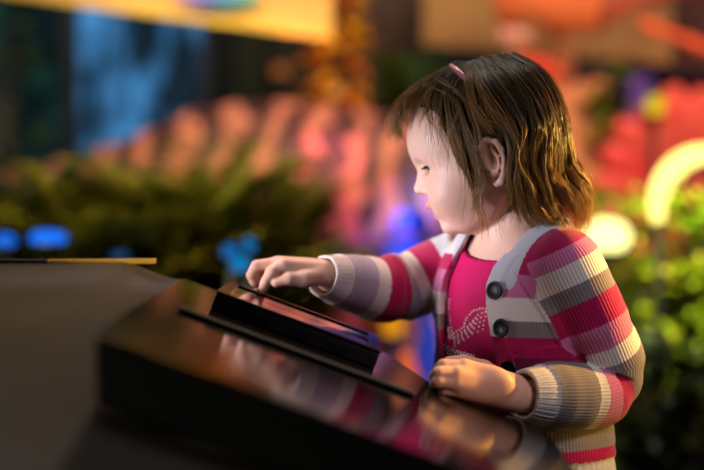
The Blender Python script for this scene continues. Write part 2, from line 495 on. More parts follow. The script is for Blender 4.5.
def head_parts(s):
    E = lambda F, U, L, a, b, c, k=6: s.ell(H(F, U, L), (a*SH, b*SH, c*SH), HR, k*SH)
    C = lambda a, b, ra, rb, k=3: s.cone(H(*a), H(*b), ra*SH, rb*SH, k*SH)
    E(-9, 10, 0, 74, 68, 62)
    E(30, 24, 0, 36, 34, 50, 14)                     # forehead
    Us = [-80, -78, -74, -68, -60, -50, -40, -30, -20, -10, 0, 10, 25, 34]
    fr = [26, 34, 44, 51, 55, 56.5, 58, 59, 59.5, 59, 57, 58.5, 57.5, 50]
    cc = [24, 24, 18, 12, 5, 0, -4, -5, -5, -5, -5, -5, -5, -5]
    bk = [22, 18, 6, -2, -12, -30, -50, -60, -60, -60, -60, -60, -60, -40]
    ww = [3, 9, 22, 32, 40, 47, 51.5, 54.5, 56.5, 57.5, 57.5, 57, 54, 46]
    ff, fc, fb, fw = (smooth_interp(0, Us, q) for q in (fr, cc, bk, ww))
    def jaw(Q):
        q = ((Q-HO)@HR.T)/SH; F = q[:, 0]; U = q[:, 1]; L = q[:, 2]
        c = fc(U); a = np.where(F > c, ff(U)-c, c-fb(U)); W = fw(U)
        r = ((np.abs(F-c)/a)**2.25+(np.abs(L)/W)**2.25)**(1/2.25)
        d = (r-1)*np.minimum(a, W)*0.9
        return np.maximum(d, np.maximum(-79.5-U, U-34))*SH
    s.u(jaw, H(0, -22, 0), 95*SH, 9*SH)
    for sg in (1, -1):
        E(40, -31, sg*25, 21.5, 20, 22, 16)            # cheek
        E(54, 10.5, sg*19, 6, 4, 15, 8)               # brow ridge
    E(50, -63, 0, 10.5, 9, 13, 7)                   # chin
    for sg in (1, -1):
        s.cutell(H(63.5, 1.5, sg*21), (8.5*SH, 7.5*SH, 12*SH), HR, 7*SH)
    for sg in (1, -1):
        E(45.5, 0, sg*21.5, 11.6, 11.2, 12.0, 2)    # lids over the eyeball
        s.cutell(H(56.5, -1.6, sg*23.5), (13*SH, 6.4*SH, 11.5*SH), HR, 0.6*SH)
        s.cutell(H(45.5, 0, sg*21.5), (10.0*SH, 10.0*SH, 10.0*SH), HR, 0.3*SH)
    # nose
    C((56.5, 2, 0), (62.5, -10, 0), 4.2, 4.8, 6)
    C((62.5, -9, 0), (68.8, -18.0, 0), 5.0, 6.2, 5)
    for sg in (1, -1):
        E(63.0, -20.8, sg*8.2, 6.2, 5.2, 4.6, 2.5)
        s.cutell(H(67.0, -25.0, sg*4.4), (3.6*SH, 2.6*SH, 2.1*SH), HR, 1.2*SH)
    # mouth: muzzle, lips, opening
    E(54, -41, 0, 9.5, 13, 20, 10)
    for sg in (1, -1):
        s.chain([H(66.0, -37.6, 0), H(65.2, -37.0, sg*4), H(62.5, -38.8, sg*10), H(57.5, -42.5, sg*16)],
                [3.0*SH, 3.2*SH, 2.6*SH, 1.4*SH], 2.0*SH)
        s.chain([H(60.2, -48.8, 0), H(59.6, -48.4, sg*6), H(59.0, -46.5, sg*11), H(56.5, -43.3, sg*16)],
                [3.7*SH, 3.5*SH, 2.8*SH, 1.2*SH], 2.0*SH)
    s.cutell(H(63, -43.4, 0), (10*SH, 2.8*SH, 13*SH), HR, 1.4*SH)
    # ears
    for sg in (1, -1):
        e = lambda f, u, l: H(-8+f*1.0, -17+u*1.0, sg*l)
        s.ell(H(-7, -14, sg*58.5), (8.5*SH, 17*SH, 4.2*SH), HR, 3*SH)
        s.cutell(H(-5.5, -15, sg*63.5), (5.8*SH, 12*SH, 4.0*SH), HR, 2*SH)
        s.chain([e(8, -2, 59), e(9.5, 8, 61), e(7, 17, 63.5), e(0, 22.5, 65), e(-7.5, 19.5, 66.5), e(-11, 10, 67), e(-10.5, 0, 66.5), e(-7, -10, 64.5), e(-2, -19, 62), e(3.5, -20, 60.5)],
                [2.2*SH, 2.4*SH, 2.5*SH, 2.6*SH, 2.7*SH, 2.7*SH, 2.6*SH, 2.7*SH, 3.9*SH, 3.0*SH], 1.6*SH)
        s.chain([e(-3, 13, 63.5), e(-5.5, 6, 64.5), e(-4.5, -4, 64), e(0, -9, 62.5), e(4.5, -6.5, 61)], [1.5*SH, 1.7*SH, 1.7*SH, 1.8*SH, 2.2*SH], 1.4*SH)

def hand_far(s):
    r = 1.0*1.925/FPX
    W = P(330, 274, 1.935)
    kn = [P(283, 266, 1.907), P(278, 264, 1.923), P(279, 265, 1.940), P(284, 268, 1.953)]
    ws = [P(322, 272, 1.925), P(322, 270, 1.932), P(322, 271, 1.940), P(322, 274, 1.945)]
    for i in range(4): s.cone(ws[i], kn[i], 11*r, [8.4, 8.4, 8.0, 7.2][i]*r, 5*r)
    s.ell(P(303, 271, 1.928), (22*r, 14*r, 10.5*r), np.eye(3), 6*r)
    s.chain([kn[0], P(272, 272, 1.901), P(265.5, 283, 1.900), P(262, 290.5, 1.901)], [7.4*r, 6.4*r, 5.2*r, 4.4*r], 1.6*r)
    s.chain([kn[1], P(257, 266, 1.920), P(251.5, 275, 1.919), P(255, 284, 1.922)], [7.4*r, 6.2*r, 5.4*r, 4.6*r], 1.2*r)
    s.chain([kn[2], P(259, 268, 1.938), P(253.5, 278, 1.937), P(258, 286.5, 1.938)], [7.2*r, 6.0*r, 5.2*r, 4.4*r], 1.2*r)
    s.chain([kn[3], P(266, 272, 1.952), P(261, 281, 1.951), P(265, 287.5, 1.950)], [6.6*r, 5.4*r, 4.6*r, 4.0*r], 1.2*r)
    s.chain([P(318, 276, 1.918), P(304, 279, 1.906), P(289, 279, 1.899), P(276, 283, 1.897)], [10.5*r, 8.4*r, 6.4*r, 4.6*r], 2.5*r)

def hand_near(s):
    r = 1.0*1.77/FPX
    dd = 0.0
    kn = [P(463, 367, 1.772), P(456, 374.5, 1.760), P(455, 383.5, 1.757), P(460, 392, 1.762)]
    ws = [P(515, 386, 1.798), P(515, 391, 1.792), P(515, 396, 1.790), P(515, 401, 1.792)]
    for i in range(4): s.cone(ws[i], kn[i], 12.5*r, [9.0, 9.2, 9.0, 7.8][i]*r, 5*r)
    s.ell(P(487, 384, 1.775), (27*r, 13*r, 19*r), np.eye(3), 6*r)
    pip = [P(443, 365.5, 1.764), P(438.5, 373, 1.752), P(438, 382, 1.750), P(444, 390.5, 1.757)]
    dip = [P(439, 368, 1.783), P(434.5, 376, 1.773), P(434.5, 384.5, 1.771), P(440, 392, 1.776)]
    tip = [P(447, 373, 1.793), P(443, 380, 1.786), P(443, 387, 1.784), P(448, 393, 1.786)]
    for i in range(4): s.chain([kn[i], pip[i], dip[i], tip[i]], [7.6*r, 6.6*r, 5.6*r, 5.0*r] if i < 3 else [6.8*r, 5.6*r, 4.9*r, 4.4*r], 1.0*r)
    s.chain([P(505, 382, 1.806), P(484, 368, 1.800), P(464, 361, 1.796), P(448, 361, 1.790)], [10*r, 8*r, 6.4*r, 4.8*r], 2.5*r)

def body_sdf():
    s = Sdf()
    s.u(torso_fn(0.0), T(0, 0, 0.72), 0.30, 0.01)
    s.cone(T(0, -0.014, 0.90), H(-26, -38), 0.040, 0.029, 0.02)
    s.cone(T(0, 0.0, 0.90), H(2, -58), 0.030, 0.022, 0.015)
    for a, b, c in ((N_SH, N_EL, N_WR), (F_SH, F_EL, F_WR)):
        m = T(0, -0.012, 0.910)
        s.cone(m, a, 0.034, 0.030, 0.02)
        s.cone(a, b, 0.030, 0.023, 0.012)
        s.cone(b, c, 0.024, 0.0175, 0.008)
    for sg in (1, -1):
        s.cone(T(sg*0.048, 0, 0.58), T(sg*0.052, 0.004, 0.30), 0.056, 0.040, 0.02)
        s.cone(T(sg*0.052, 0.004, 0.30), T(sg*0.054, -0.006, 0.07), 0.038, 0.026, 0.01)
        s.cone(T(sg*0.054, -0.012, 0.035), T(sg*0.06, 0.10, 0.022), 0.025, 0.018, 0.01)
    head_parts(s); hand_far(s); hand_near(s)
    return s

# materials of the child
def skin_mat():
    m = mat('skin', srgb(226, 176, 158), 0.48, spec=0.4, sss=0.18, bump=0.06, bscale=500)
    nt = m.node_tree; b = nt.nodes['Principled BSDF']
    at = nt.nodes.new('ShaderNodeAttribute'); at.attribute_name = 'tint'
    r = nt.nodes.new('ShaderNodeMix'); r.data_type = 'RGBA'
    r.inputs[6].default_value = srgb(228, 180, 162); r.inputs[7].default_value = srgb(196, 92, 92)
    nt.links.new(at.outputs['Fac'], r.inputs[0]); nt.links.new(r.outputs[2], b.inputs['Base Color'])
    return m

girl = empty('child', T(0, 0, 0), 'small girl in a striped knitted cardigan leaning over the console and tapping the tablet', 'person')
bs = body_sdf()
allp = [T(0, 0, 0.5), N_EL, N_WR]
V, F = mesh_sdf('body', bs.ev, (-0.20, 1.70, -0.005), (0.42, 2.18, 1.20), 0.0017)
me = from_np('body', V, F)
hq = ((V-HO)@HR.T)/SH
lip = np.exp(-(((hq[:, 1]+38.2)/4.2)**4))*(np.abs(hq[:, 2]) < 17)*(hq[:, 0] > 56) + np.exp(-(((hq[:, 1]+47.6)/4.6)**4))*(np.abs(hq[:, 2]) < 15)*(hq[:, 0] > 56)
thr = np.where(hq[:, 1] > -43, 61.8-0.30*np.abs(hq[:, 2]), 58.6-0.15*np.abs(hq[:, 2]))
lip = lip*np.clip((hq[:, 0]-thr)/1.5, 0, 1)
cheek = 0.16*np.exp(-(((hq[:, 0]-44)/16)**2+((hq[:, 1]+28)/15)**2+((np.abs(hq[:, 2])-40)/22)**2))
ear = 0.30*np.exp(-(((hq[:, 0]+9)/12)**2+((hq[:, 1]+15)/24)**2+((np.abs(hq[:, 2])-64)/5)**2))
a = me.attributes.new('tint', 'FLOAT', 'POINT'); a.data.foreach_set('value', np.clip(lip*0.55+cheek+ear, 0, 1).astype(np.float32))
SKIN = skin_mat()
body = put('body', me, SKIN, girl)

# eyes
def eye_mat():
    m = mat('eye', srgb(235, 232, 230), 0.08, spec=0.6, coat=1.0)
    nt = m.node_tree; b = nt.nodes['Principled BSDF']
    at = nt.nodes.new('ShaderNodeAttribute'); at.attribute_name = 'ang'
    r = nt.nodes.new('ShaderNodeValToRGB'); r.color_ramp.interpolation = 'CONSTANT'
    el = r.color_ramp.elements
    el[0].position = 0; el[0].color = (0.004, 0.004, 0.005, 1)
    el[1].position = 0.26; el[1].color = srgb(62, 84, 110)
    e = el.new(0.54); e.color = srgb(25, 32, 45)
    e = el.new(0.64); e.color = srgb(225, 222, 220)
    nt.links.new(at.outputs['Fac'], r.inputs['Fac']); nt.links.new(r.outputs['Color'], b.inputs['Base Color'])
    return m
EYE = eye_mat()
for sg in (1, -1):
    c = H(45.5, 0, sg*21.5); mb = MB(); mb.ball((0, 0, 0), 9.9*SH, 40, 30)
    vs = np.array(mb.v)+c
    g = HF*math.cos(0.35)-HU*math.sin(0.35)
    ang = np.arccos(np.clip((np.array(mb.v)@g)/(9.9*SH), -1, 1))
    bulge = np.clip(1-ang/0.5, 0, 1)
    vs = vs+(np.array(mb.v)*0.06*(bulge**0.7)[:, None])
    mb.v = [tuple(v) for v in vs]
    o = mb.build('eye', EYE, girl)
    a = o.data.attributes.new('ang', 'FLOAT', 'POINT')
    vv = np.array([v.co for v in o.data.vertices])-c
    a.data.foreach_set('value', (np.arccos(np.clip(vv@g/np.linalg.norm(vv, axis=1), -1, 1))).astype(np.float32))
DARKHAIR = mat('lash', srgb(38, 26, 18), 0.5)
rnd = random.Random(5)
for sg in (1, -1):
    mb = MB()
    for i in range(26):
        t = i/25*2-1
        L = sg*(21.5+t*9.6); 
        up = 2.6*(1-t*t)**0.6
        F0 = 45.5+math.sqrt(max(11.9**2-(9.6*t)**2-(up-1.0)**2, 1))
        a0 = H(F0-0.6, -1.2+up, L); a1 = H(F0+2.4, up-2.4, L+sg*0.8*t); a2 = H(F0+5.0, up-2.6, L+sg*1.6*t)
        mb.tube([a0, a1, a2], [0.00042, 0.00032, 0.0001], 4)
    mb.build('eyelashes', DARKHAIR, girl)
    mb = MB()
    for i in range(70):
        t = i/69*2-1; L = sg*(21+t*12)
        F0 = 61.2-3.4*max(0, t+0.2)**1.3-0.5*t*t*3; U0 = 12+2.5*(1-t*t)+rnd.uniform(-1.5, 1.5)
        mb.tube([H(F0-0.8, U0, L), H(F0+0.4, U0+1.0, L+sg*1.6), H(F0-0.8, U0+0.8, L+sg*4)], [0.00022, 0.00018, 0.00005], 3)
    mb.build('eyebrow', mat('brow', srgb(96, 66, 40), 0.6), girl)

# ------------------------------------------------------------------ clothes
def wav(Q, *ks):
    d = 0
    for (kx, ky, kz, ph, am) in ks: d = d+am*np.sin(Q[:, 0]*kx+Q[:, 1]*ky+Q[:, 2]*kz+ph)
    return d

# T-shirt
ts = Sdf()
ts.u(torso_fn(0.007, 0.665, 0.955), T(0, 0, 0.75), 0.26, 0.01)
for a in (N_SH, F_SH): ts.cone(T(0, -0.012, 0.908), a, 0.038, 0.034, 0.02)
def tshirt(Q, bc=None, br=None):
    d = ts.ev(Q, bc, br)
    q = Q-TC; l = q@TL; f = q@TF; z = q[:, 2]
    d = d+np.where(f > 0, 1, 0)*np.clip((0.90-z)/0.05, 0, 1)*(0.0016*np.sin(l*95+z*38+0.6)+0.0012*np.sin(z*120+l*60))
    return d
def neckhole(Q):   # tilted disc around the neck, larger than zero inside
    q = Q-TC; l = q@TL; f = q@TF; z = q[:, 2]
    rad = np.sqrt((l/0.050)**2+((f-0.016)/0.050)**2)
    return rad, z-(0.943-0.78*np.maximum(f, 0)+0.05*np.maximum(-f, 0))
def tshirt_shell(Q, bc=None, br=None):
    d = tshirt(Q, bc, br)
    d = np.maximum(d, -(d+0.003))
    rad, hh = neckhole(Q)
    return np.maximum(d, hh)      # everything above the neckline plane is open
V, F = mesh_sdf('t_shirt', tshirt_shell, T(0, 0, 0.58)-0.17+np.array((0, 0, 0.17)), T(0, 0, 0.95)+np.array((0.17, 0.17, 0.02)), 0.0016)
SHIRT = mat('magenta_jersey', srgb(205, 12, 98), 0.75, spec=0.25, bump=0.15, bscale=900)
shirt = put('t_shirt', from_np('t_shirt', V, F), SHIRT, girl)
shirt_bvh = BVHTree.FromPolygons([tuple(v) for v in V], [tuple(int(i) for i in f) for f in F])
def hit(bvh, px, py):
    d = Vector(P(px, py, 1.0)-CAM).normalized()
    return bvh.ray_cast(Vector(CAM), d)

# cardigan
card = Sdf()
card.u(torso_fn(0.0155, 0.655, 0.955, 0.010), T(0, 0, 0.76), 0.26, 0.012)
for a in (N_SH, F_SH): card.cone(T(0, -0.014, 0.906), a, 0.043, 0.0405, 0.02)
near_path = [N_SH, P(592, 322, 1.858), P(609, 372, 1.880), P(590, 393, 1.862), P(555, 396, 1.822), P(522, 395, 1.795)]
near_rad = [0.0405, 0.0410, 0.0400, 0.0400, 0.0370, 0.0300]
def dense(path, rad, n):
    q = crom(np.hstack([np.array(path), np.array(rad)[:, None]]), n)
    return [r[:3] for r in q], list(q[:, 3])
far_path = [F_SH, P(425, 278, 2.015), P(392, 290, 2.000), P(360, 285, 1.970), P(322, 276, 1.925)]
far_rad = [0.0400, 0.0400, 0.0400, 0.0350, 0.0255]
near_path, near_rad = dense(near_path, near_rad, 13)
far_path, far_rad = dense(far_path, far_rad, 9)
card.chain(near_path, near_rad, 0.004)
card.chain(far_path, far_rad, 0.004)
def path_s(Q, path):
    """arc length along a sleeve, distance off its axis and angle around it"""
    best = np.full(len(Q), 1e9); S = np.zeros(len(Q)); A = np.zeros(len(Q)); acc = 0
    up = np.array((0.3, 0.2, 1.0))
    for i in range(len(path)-1):
        a, b = path[i], path[i+1]; ab = b-a; L = np.linalg.norm(ab); t = (Q-a)@ab/L/L
        if i == 0: tc = np.minimum(t, 1)
        elif i == len(path)-2: tc = np.maximum(t, 0)
        else: tc = np.clip(t, 0, 1)
        R = Q-a-tc[:, None]*ab; d = np.linalg.norm(R, axis=1)
        m = d < best; best = np.where(m, d, best); S = np.where(m, acc+tc*L, S)
        u = np.cross(ab, np.array((0.35, -1.0, 0.25))); u /= np.linalg.norm(u); w = np.cross(ab/L, u)
        A = np.where(m, np.arctan2(R@w, R@u), A); acc += L
    return S, best, A
NL = sum(np.linalg.norm(near_path[i+1]-near_path[i]) for i in range(len(near_path)-1))
FL = sum(np.linalg.norm(far_path[i+1]-far_path[i]) for i in range(len(far_path)-1))
CUFF = 0.026

# edges of the front opening, as side offsets l over height z (photo points carried onto the shirt)
zn, ln = [.68, .718, .757, .79, .823, .856, .878, .900, .920, .945], [.050, .049, .046, .039, .027, .016, .012, .018, .032, .052]
zf, lf = [.69, .75, .80, .85, .88, .90, .92, .945], [-.030, -.045, -.062, -.070, -.068, -.060, -.054, -.052]
def opening(Q):
    """signed side distance to the front opening: negative inside it"""
    q = Q-TC; l = q@TL; f = q@TF; z = q[:, 2]
    a = l-np.interp(z, zn, ln); b = np.interp(z, zf, lf)-l
    d = np.maximum(a, b)
    return np.where(f > -0.012, d, 0.05), a, b
def cardigan(Q, bc=None, br=None):
    d = card.ev(Q, bc, br)
    q = Q-TC; l = q@TL; f = q@TF; z = q[:, 2]
    s1, d1, a1 = path_s(Q, near_path); s2, d2, a2 = path_s(Q, far_path)
    tw = np.where(np.minimum(d1, d2) < 0.055, 0, 1)
    # soft folds
    d = d+0.0022*np.sin(s1*105+np.sin(a1)*1.6)*np.exp(-((s1-0.135)/0.05)**2)*(d1 < 0.07)
    d = d+0.0022*np.sin(s2*100+np.cos(a2)*1.5)*np.exp(-((s2-0.09)/0.045)**2)*(d2 < 0.07)
    d = d+tw*0.0016*np.sin(l*70+z*25)
    # ribbed cuffs a little tighter
    near_c = np.clip((s1-(NL-CUFF))/0.003, 0, 1)*(d1 < 0.06); far_c = np.clip((s2-(FL-CUFF*0.8))/0.003, 0, 1)*(d2 < 0.06)
    d = d+0.0022*near_c+0.0010*far_c
    ribs = 0.0005*(np.cos(a1*34)*near_c+np.cos(a2*32)*far_c)
    hem = np.clip((0.684-z)/0.003, 0, 1)*(d1 > 0.045)
    d = d+0.003*hem+ribs+0.0006*hem*np.cos(np.arctan2(f, l)*70)
    # placket along the opening and collar band, slightly raised
    od, oa, ob = opening(Q)
    band = (np.abs(oa) < 0.021)*(f > -0.012)*(z < 0.915)*(d1 > 0.041)
    d = d-0.0016*band+0.0005*band*np.cos(oa*2*math.pi/0.0042)
    # sleeves end at the wrists
    endn = np.where(d1 < 0.055, s1-NL, -1); endf = np.where(d2 < 0.055, s2-FL, -1)
    d = np.maximum(d, np.maximum(endn, endf))
    # hollow: shirt and arms inside
    inner = np.minimum(tshirt(Q, bc, br)-0.0004, 1)
    arm = np.minimum(np.where(s1 > NL-0.035, d1-0.0235, 1), np.where(s2 > FL-0.045, d2-0.0215, 1))
    inner = np.minimum(inner, arm)
    d = np.maximum(d, -inner)
    d = np.maximum(d, -np.maximum(od, -0.03))
    # neck opening
    nz = (0.9215-0.35*f)
    rad = np.sqrt((l/0.058)**2+((f-0.005)/0.058)**2)
    d = np.maximum(d, np.where(rad < 1.25, np.minimum((1-rad)*0.058, 0.05), -1)*(z > 0.85)-1.0*(z <= 0.85))
    return d
V, F = mesh_sdf('cardigan', cardigan, (-0.09, 1.70, 0.64), (0.40, 2.12, 0.97), 0.0016)
me = from_np('cardigan', V, F)
# stripe coordinate per face corner, rib angle
C = V[F].mean(1)
s1, d1, a1 = path_s(C, near_path); s2, d2, a2 = path_s(C, far_path)
q = C-TC; l = q@TL; f_ = q@TF; z = q[:, 2]
dt = torso_fn(0.0155, 0.655, 0.955, 0.010)(C)
seam1 = (d1 < 0.052) & (((l > 0.080-0.10*np.clip(0.90-z, 0, 0.06)) & (s1 < 0.085)) | (dt > 0.005)); seam2 = (d2-0.041) < dt-0.0005
od, oa, ob = opening(C)
seg = np.zeros(len(C), int); seg[seam1 & (l > 0.02)] = 1; seg[seam2 & (l < -0.02)] = 2
band = (seg == 0) & (np.abs(oa) < 0.021) & (f_ > -0.012); seg[band] = 3
radc = np.sqrt((l/0.058)**2+((f_-0.005)/0.058)**2)
seg[(z > 0.875) & (((np.abs(oa) < 0.017) & (f_ > -0.012)) | (radc < 1.30))] = 3
PAL = {'m': srgb(178, 14, 82), 'p': srgb(206, 112, 160), 'w': srgb(224, 212, 208), 'g': srgb(132, 120, 124), 'l': srgb(196, 196, 208), 'v': srgb(168, 158, 178), 'd': srgb(118, 18, 62)}
def bands(lst):
    e = [x for x, _ in lst]; c = np.array([PAL[k] for _, k in lst])
    return lambda s: c[np.clip(np.searchsorted(e, s, 'right'), 0, len(lst)-1)]
u = 0.00112
near_b = bands([(-0.022, 'm'), (-0.004, 'p'), (0.020, 'w'), (0.040, 'g'), (0.068, 'm'), (0.088, 'p'), (0.104, 'w'), (0.134, 'g'), (0.158, 'm'), (0.184, 'p'), (0.200, 'w'), (NL-CUFF, 'g'), (9, 'w')])
far_b = bands([(0.026, 'l'), (0.060, 'm'), (0.074, 'w'), (0.090, 'v'), (0.126, 'm'), (0.146, 'w'), (FL-CUFF*0.8-0.003, 'v'), (9, 'w')])
tor_b = bands([(0.684, 'w'), (0.697, 'm'), (0.722, 'g'), (0.732, 'w'), (0.756, 'p'), (0.777, 'm'), (0.800, 'd'), (0.822, 'm'), (0.840, 'g'), (0.866, 'w'), (0.892, 'p'), (0.910, 'm'), (9, 'w')])
pl_b = bands([(0.684, 'w'), (0.720, 'g'), (0.760, 'm'), (0.800, 'm'), (0.822, 'm'), (0.838, 'w'), (0.862, 'w'), (9, 'l')])
# vertices carry smooth coordinates; the corners take their face's band functions so the stripes stay crisp
Vs1, _, Va1 = path_s(V, near_path); Vs2, _, Va2 = path_s(V, far_path)
Vz = V[:, 2]
colr = np.zeros((len(F), 4, 4), np.float32); rib = np.zeros((len(F), 4), np.float32)
lv = (V-TC)@TL; fv = (V-TC)@TF; ova = opening(V)[1]
for k in range(4):
    i = F[:, k]
    cs = [tor_b(Vz[i]), near_b(Vs1[i]+0.010*np.sin(Va1[i]+0.6)*np.exp(-((Vs1[i]-0.15)/0.05)**2)), far_b(Vs2[i]), pl_b(Vz[i])]
    rs = [np.arctan2(fv[i], lv[i])*0.11, Va1[i]*0.042, Va2[i]*0.040, ova[i]]
    for sgm in range(4):
        m = seg == sgm
        colr[m, k] = cs[sgm][m]; rib[m, k] = rs[sgm][m]
wrap = (rib.max(1)-rib.min(1)) > 0.05; rib[wrap] = rib[wrap, :1]
ca = me.color_attributes.new('stripe', 'FLOAT_COLOR', 'CORNER'); ca.data.foreach_set('color', colr.reshape(-1))
ra = me.attributes.new('rib', 'FLOAT', 'CORNER'); ra.data.foreach_set('value', rib.reshape(-1))
def knit_mat():
    m = mat('striped_knit', srgb(220, 210, 205), 0.95, spec=0.15)
    nt = m.node_tree; b = nt.nodes['Principled BSDF']
    at = nt.nodes.new('ShaderNodeAttribute'); at.attribute_name = 'stripe'
    nt.links.new(at.outputs['Color'], b.inputs['Base Color'])
    r = nt.nodes.new('ShaderNodeAttribute'); r.attribute_name = 'rib'
    mu = nt.nodes.new('ShaderNodeMath'); mu.operation = 'MULTIPLY'; mu.inputs[1].default_value = 2*math.pi/0.0042
    si = nt.nodes.new('ShaderNodeMath'); si.operation = 'SINE'
    nt.links.new(r.outputs['Fac'], mu.inputs[0]); nt.links.new(mu.outputs[0], si.inputs[0])
    tc = nt.nodes.new('ShaderNodeTexCoord'); n = nt.nodes.new('ShaderNodeTexNoise'); n.inputs['Scale'].default_value = 700
    nt.links.new(tc.outputs['Object'], n.inputs['Vector'])
    ad = nt.nodes.new('ShaderNodeMath'); ad.operation = 'MULTIPLY_ADD'; ad.inputs[1].default_value = 1.2
    nt.links.new(n.outputs['Fac'], ad.inputs[0]); nt.links.new(si.outputs[0], ad.inputs[2])
    bp = nt.nodes.new('ShaderNodeBump'); bp.inputs['Strength'].default_value = 0.35; bp.inputs['Distance'].default_value = 0.0005
    nt.links.new(ad.outputs[0], bp.inputs['Height']); nt.links.new(bp.outputs['Normal'], b.inputs['Normal'])
    b.inputs['Sheen Weight'].default_value = 0.25; b.inputs['Sheen Roughness'].default_value = 0.5
    return m
cardi = put('cardigan', me, knit_mat(), girl)
card_bvh = BVHTree.FromPolygons([tuple(v) for v in V], [tuple(int(i) for i in f) for f in F])

# buttons on the near edge
BTN = mat('button_black', srgb(14, 12, 13), 0.4, spec=0.4)
BTH = mat('button_thread', srgb(60, 50, 50), 0.8)
for px, py in ((495.5, 290.5), (502, 328), (509, 370)):
    h = hit(card_bvh, px, py)
    if h[0] is None: continue
    n = h[1].normalized()
    if n.dot(Vector(CAM)-h[0]) < 0: n = -n
    n = (n+Vector(TF)*0.8).normalized()
    c = np.array(h[0])+np.array(n)*0.0004
    mb = MB().lathe([(0.0001, 0), (0.0100, 0), (0.0106, 0.0012), (0.0104, 0.0030), (0.0092, 0.0036), (0.0078, 0.0028), (0.0060, 0.0020), (0.0001, 0.0018)], c, n, 28)
    o = mb.build('button', BTN, girl)
    qn = n.to_track_quat('Z', 'Y'); th = MB()
    for dx, dy in ((1, 1), (1, -1), (-1, 1), (-1, -1)):
        th.ball(np.array(Vector(c)+qn @ Vector((dx*0.0018, dy*0.0018, 0.0021))), 0.0008, 6, 4)
    o2 = th.build('button_hole', BTH, None); o2.parent = o; o2.matrix_parent_inverse = Matrix.Translation(girl.location).inverted()

# rhinestone motif on the shirt
def poly(pts, n):
    pts = [np.array(p, float) for p in pts]; L = [np.linalg.norm(pts[i+1]-pts[i]) for i in range(len(pts)-1)]
    out = []
    tot = sum(L)
    for k in range(n):
        s = tot*k/max(1, n-1); i = 0
        while i < len(L)-1 and s > L[i]: s -= L[i]; i += 1
        out.append(pts[i]+(pts[i+1]-pts[i])*min(1, s/L[i]))
    return out
stones = []
for dx in (0, 3.2):
    stones += poly([(446.5+dx, 293+dx*2), (446+dx, 310), (447.5+dx, 325), (450+dx, 338)], 15-int(dx))
stones += poly([(449, 337), (456, 332), (463, 328), (467, 318), (473, 311), (480, 308.5), (486, 309)], 17)
for k in range(5):
    stones += poly([(486-k*0.8, 312+k*4.4), (478-k, 315+k*4.4), (472-k*1.6, 322+k*4.2), (463-k*1.2, 331+k*3.2), (455, 337+k*2.4)], 11-k)
for k in range(4):
    stones += poly([(445+k*1.5, 345+k*4.2), (452+k*1.2, 349+k*3.2), (461+k, 352+k*2.2), (474-k, 356+k*0.8)], 10)
mb = MB(); rs = random.Random(3)
for p in stones:
    h = hit(shirt_bvh, p[0]+rs.uniform(-.35, .35), p[1]+rs.uniform(-.35, .35))
    if h[0] is None: continue
    mb.ball(tuple(h[0]), (0.0015, 0.0015, 0.0015), 6, 4)
mt = mb.build('rhinestone_motif', mat('rhinestone', srgb(255, 255, 255), 0.25, spec=1.0, coat=1.0), girl, smooth=False)
tag(mt, 'sparkling rhinestone figure on the front of the shirt', kind='stuff')

# trousers, shoes
tr = Sdf()
tr.u(torso_fn(0.006, 0.53, 0.675), T(0, 0, 0.6), 0.16, 0.02)
for sg in (1, -1):
    tr.cone(T(sg*0.048, 0, 0.585), T(sg*0.052, 0.004, 0.30), 0.064, 0.050, 0.01)
    tr.cone(T(sg*0.052, 0.004, 0.30), T(sg*0.054, -0.006, 0.09), 0.050, 0.044, 0.01)
def trousers(Q, bc=None, br=None):
    d = tr.ev(Q, bc, br); return np.maximum(d+wav(Q, (60, 40, 30, 0, .0015), (20, -70, 90, 1, .001)), 0.05-Q[:, 2])
V, F = mesh_sdf('trousers', trousers, T(0, 0, 0.03)-np.array((.19, .19, 0)), T(0, 0, 0.70)+np.array((.19, .19, 0)), 0.004)
put('trousers', from_np('trousers', V, F), mat('denim', srgb(40, 44, 66), 0.85, bump=0.2, bscale=500), girl)
for sg in (1, -1):
    sh = Sdf().cone(T(sg*0.054, -0.015, 0.045), T(sg*0.06, 0.10, 0.032), 0.037, 0.029, 0.01)
    fn = lambda Q, bc=None, br=None, sh=sh: np.maximum(sh.ev(Q, bc, br), 0.004-Q[:, 2])
    c = T(sg*0.057, 0.04, 0)
    V, F = mesh_sdf('shoe', fn, c-np.array((.13, .13, 0.0)), c+np.array((.13, .13, .12)), 0.004)
    put('shoe', from_np('shoe', V, F), mat('shoe_leather', srgb(90, 24, 50), 0.5), girl)

# ------------------------------------------------------------------ hair
NP_ = 18
def guide(lst, sg=1): return crom([HP(px, py, sg*L) for px, py, L in lst], NP_)
g_top = [(454, 68, 2), (433, 79, 4), (414, 92, 6), (402, 106, 7), (396, 121, 8), (397, 137, 8), (402, 148, 8)]
g0 = [(455, 67, 5), (434, 79, 12), (415, 93, 20), (401, 107, 23), (396, 118, 23), (397, 130, 21), (401, 139, 18)]
g1 = [(456, 65, 8), (434, 80, 25), (415, 97, 37), (409, 106, 42), (406, 114, 43), (407, 122, 42), (410, 130, 40)]
g2 = [(462, 64, 10), (445, 79, 34), (431, 97, 48), (431, 106, 55), (430, 114, 57), (433, 122, 58), (438, 131, 58)]
gA = [(466, 66, 14), (456, 84, 42), (448, 104, 56), (452, 124, 61), (461, 146, 63), (467, 168, 60), (469, 192, 53), (466, 214, 44)]
gB = [(468, 66, 16), (464, 86, 46), (462, 108, 60), (468, 128, 65), (474, 148, 65), (477, 170, 62), (478, 195, 57), (474, 222, 46)]
gC = [(470, 66, 18), (474, 88, 50), (482, 106, 63), (492, 120, 68), (503, 132, 72), (511, 150, 71), (512, 172, 67), (511, 198, 60), (508, 226, 50)]
gB2 = [(469, 66, 17), (470, 84, 48), (474, 104, 61), (478, 118, 66), (483, 128, 67), (487, 134, 66), (489, 139, 64)]
